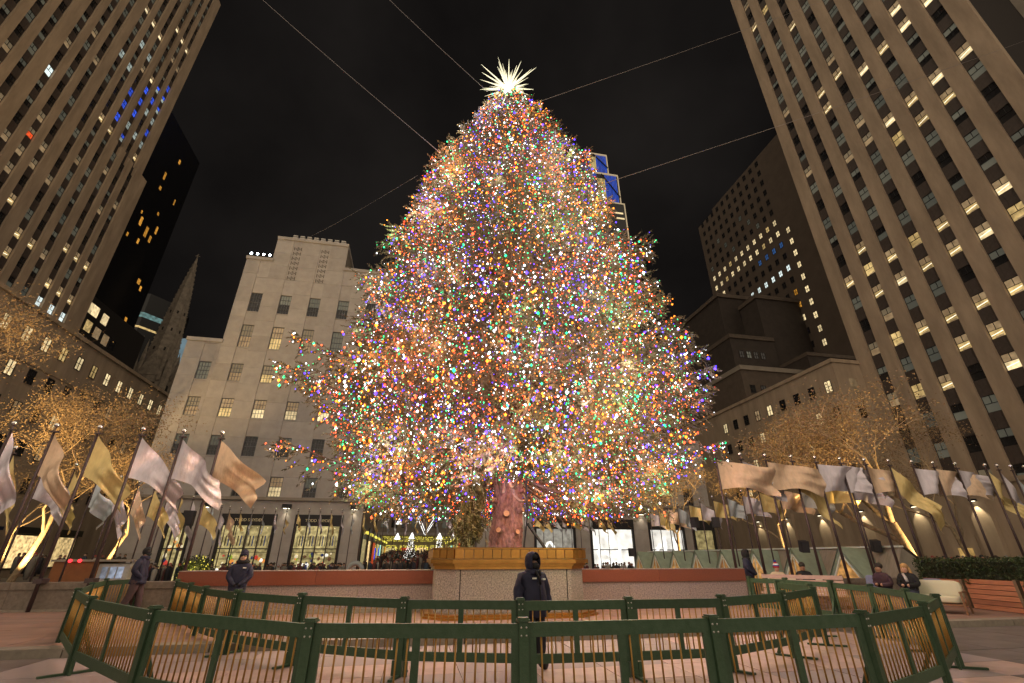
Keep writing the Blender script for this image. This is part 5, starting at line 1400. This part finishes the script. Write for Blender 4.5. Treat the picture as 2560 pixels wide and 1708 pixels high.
# guard on the right
t = person('guard in dark hooded parka leaning by the right end of the granite wall', (12.55,17.2,.15), R(40), stand(0,1,2,3,4,.05,'front',.02,1.05), STAND_E, [NAVY, NAVY2, SKIND, BOOT, BLACKC], None, .99)
hood(t, BLACKC, BLACKC); add(t, MB().ball((0,-.05,1.63), .092, 10, 6), 'face_mask', BLACKC); add(t, MB().box(.04,.12,-.205,-.15,1.36,1.385), 'name_patch', REFL, False)
# seated people
SIT_E = STAND_E
def sit(coat=0, leg=1, skin=2, boot=3, lean=0.0, arms=1):
    J = {'pelvis':(0,0,.52,.21,.19,leg),'waist':(0,.0,.70,.21,.175,coat),'chest':(0,-.04+lean,.94,.215,.175,coat),'neck':(0,-.05+lean,1.10,.06,.06,coat),'head0':(0,-.08+lean,1.18,.092,.105,skin),'head1':(0,-.08+lean,1.28,.088,.10,skin)}
    for s, k in ((1,'l'),(-1,'r')):
        J['sh'+k]=(s*.19,-.03+lean,1.00,.10,.10,coat); J['el'+k]=(s*.26,-.12,.78,.085,.085,coat); J['wr'+k]=(s*.12,-.30,.74,.065,.065,coat); J['hn'+k]=(s*.04,-.36,.76,.04,.034,skin)
        J['hp'+k]=(s*.10,-.08,.52,.11,.10,leg); J['kn'+k]=(s*.13,-.48,.52,.075,.075,leg); J['an'+k]=(s*.13,-.50,.12,.052,.055,leg); J['to'+k]=(s*.14,-.64,.06,.046,.04,boot)
    return J
t = person('seated woman with long blond hair and dark coat on the cream sofa', (15.78,13.75,.12), R(-72), sit(lean=-.03), SIT_E, [BLACKC, mat('jeans_dark', (.04,.045,.075), .8), SKINL, BOOT])
add(t, MB().ball((0,-.055,1.29), .108, 12, 8, 0, (1,1.05,1.0)).tube([(-.07,-.02,1.28),(-.10,.0,1.12),(-.11,-.03,.96)], [.05,.055,.03], 7).tube([(.07,-.02,1.28),(.10,.0,1.12),(.11,-.03,.96)], [.05,.055,.03], 7), 'hair', HAIRB)
face_bits(t, (0,-.09,1.235), SKINL, BLACKC)
add(t, MB().tube([(-.06,-.13,1.08),(0,-.19,.95),(.02,-.2,.85)], .045, 6), 'scarf', mat('scarf_grey', (.45,.43,.42), .9))
t = person('seated dark-haired person leaning towards the blond woman on the sofa', (15.45,14.3,.12), R(-82), sit(lean=-.10), SIT_E, [mat('coat_plum', (.05,.025,.035), .8), NAVY2, SKINM, BOOT])
add(t, MB().ball((0,-.105,1.30), .106, 12, 8, 0, (1,1.05,.95)), 'hair', HAIRD); face_bits(t, (0,-.19,1.235), SKINM, BLACKC)
t = person('dark-haired seated man seen over the barrier before the parapet', (14.3,16.5,.12), R(-30), sit(), SIT_E, [BLACKC, NAVY2, SKINM, BOOT])
add(t, MB().ball((0,-.055,1.30), .108, 12, 8), 'hair', HAIRD); face_bits(t, (0,-.09,1.235), SKINM, BLACKC)
t = person('child in a red and blue knit hat seen over the barrier', (13.55,16.95,.12), R(-25), sit(), SIT_E, [mat('coat_cream', (.55,.42,.30), .9), NAVY2, SKINL, BOOT], None, .97)
HATS = [mat('hat_red', (.45,.03,.035), .9), mat('hat_blue', (.05,.07,.35), .9), mat('hat_white', (.8,.78,.78), .9)]
for k, (r0, z0, r1, z1) in enumerate(((.115,1.24,.118,1.29),(.118,1.291,.112,1.335),(.112,1.336,.085,1.385))):
    add(t, MB().lathe([(r0,z0),(r1,z1)], 14, (0,-.07,0)), 'hat_band', HATS[k % 3])
add(t, MB().ball((0,-.07,1.40), .07, 8, 6, 0, (1,1,.6)), 'hat_crown', HATS[0]); add(t, MB().ball((0,-.07,1.47), .05, 8, 6), 'pompom', HATS[1])

# ------------------------------------------------------------------ loudspeakers, kiosk and small lights
SPK = mat('speaker_black', (.02,.02,.024), .6)
def speaker(label, loc, rz, s=1.0, tilt=0.0):
    t = thing('loudspeaker', label, 'loudspeaker', loc, rz, 'loudspeakers on the flagpoles')
    MB().box(-.22*s,.22*s,-.2*s,.2*s,-.32*s,.32*s).build('cabinet', SPK, t, rot=(tilt,0,0))
    MB().box(-.19*s,.19*s,-.215*s,-.202*s,-.29*s,.29*s).build('grille', mat('speaker_grille', (.035,.035,.04), .8), t, rot=(tilt,0,0))
    MB().box(-.05*s,.05*s,.2*s,.34*s,-.05*s,.05*s).build('bracket', SPK, t)
speaker('black loudspeaker on a far-side pole left of the giant tree', (-16.6,40.3,4.3), R(10), 1.6)
speaker('large black loudspeaker under the right flags, right of its pair', (18.1,27.0,3.6), R(-20), .9)
speaker('large black loudspeaker under the right flags, left of its pair', (16.8,27.2,3.6), R(25), .9)
speaker('tilted black loudspeaker right of the hooded guard', (18.6,21.0,2.15), R(-15), .8, R(12))
speaker('tilted black loudspeaker near the yellow leaning trunk', (23.2,21.4,2.2), R(-25), .85, R(14))
speaker('small dark loudspeaker at the white shop window', (16.5,36.0,2.0), R(0), .9)
kz = thing('kiosk', 'orange and white kiosk with two red lamps behind the left parapet', 'kiosk', (-16.9,31.0,-.7))
OR_ = mat('kiosk_orange', (.24,.09,.03), .6, noise=.3, nscale=2); WHK = mat('kiosk_white', (.45,.42,.38), .6, noise=.3, nscale=3)
MB().box(-1.7,.4,0,2,0,2.15).build('orange_body', OR_, kz); MB().box(.41,1.9,.1,2,0,2.05).build('white_body', WHK, kz); MB().box(-1.8,2.0,-.1,2.1,2.16,2.26).build('roof', STONE_D, kz)
for x in (.62,1.02,1.38): MB().box(x,x+.26,.04,.098,1.35,1.9).build('kiosk_window', glow('kiosk_blue', (.55,.65,.85), .30, .7, 4), kz)
for x in (-.9,-.45): MB().ball((x,-.14,2.2), .09, 8, 6).build('red_lamp', glow('red_lamp', (1,.03,.04), 3), kz)
# clipped shrubs with string lights behind the left parapet
for i, (x, y, w_) in enumerate(((-19.6,25.5,3.2),(-22.6,30.5,4.0),(-13.6,36,2.0))):
    rg = np.random.default_rng(70+i); n = 2200
    t = thing('lit_shrub', ['shrub wound with yellow lights at the left edge behind the parapet','wide shrub wound with yellow lights left of the kiosk','yellow-lit shrub right of the kiosk'][i], 'shrub', (x,y,-.7))
    P = rg.normal(0,1,(n,3)); P /= np.linalg.norm(P,axis=1,keepdims=True); P *= rg.uniform(.6,1,(n,1)); P = P*np.array([w_/2,.9,1.1])+np.array([0,0,1.35])+rg.normal(0,.1,(n,3))
    n1 = rg.normal(0,1,(n,3)); n1 /= np.linalg.norm(n1,axis=1,keepdims=True); n2 = np.cross(n1, rg.normal(0,1,(n,3))); n2 /= np.linalg.norm(n2,axis=1,keepdims=True); z = rg.uniform(.05,.1,(n,1))
    V = np.stack([P-n1*z,P+n2*z*.6,P+n1*z,P-n2*z*.6],1).reshape(-1,3)
    O('foliage', np_mesh('foliage', V, np.arange(len(V)).reshape(-1,4), HEDGE), t)
    Q = P[rg.choice(n, 130)]; V = Q[:,None,:]+oct_v[None]*.045; F = oct_f[None]+(np.arange(130)*10)[:,None,None]
    tag(O('shrub_lights', np_mesh('shrub_lights', V.reshape(-1,3), F.reshape(-1,3), YEL), t), kind='stuff')
    lamp('POINT', 'shrub_glow', (.2,-.8,1.6), 60, (1,.75,.2), t, .3)
# orb sculpture in the crowd
ob2 = thing('ring_sculpture', 'grey ring-shaped stand with a red light in front of the passage crowd', 'sculpture', (-5.05,48.5,-.72))
MB().tube([(.62*math.cos(a),0,1.25+.62*math.sin(a)) for a in np.linspace(0,2*math.pi,25)], .22, 8).build('ring', mat('ring_grey', (.28,.31,.31), .6), ob2, smooth=True)
MB().box(-.9,.9,-.35,.35,0,.5).build('base', mat('ring_grey', (.28,.31,.31), .6), ob2); MB().ball((.05,-.2,1.22), .13, 8, 6).build('red_lamp', glow('orange_lamp', (1,.16,.03), 4), ob2)
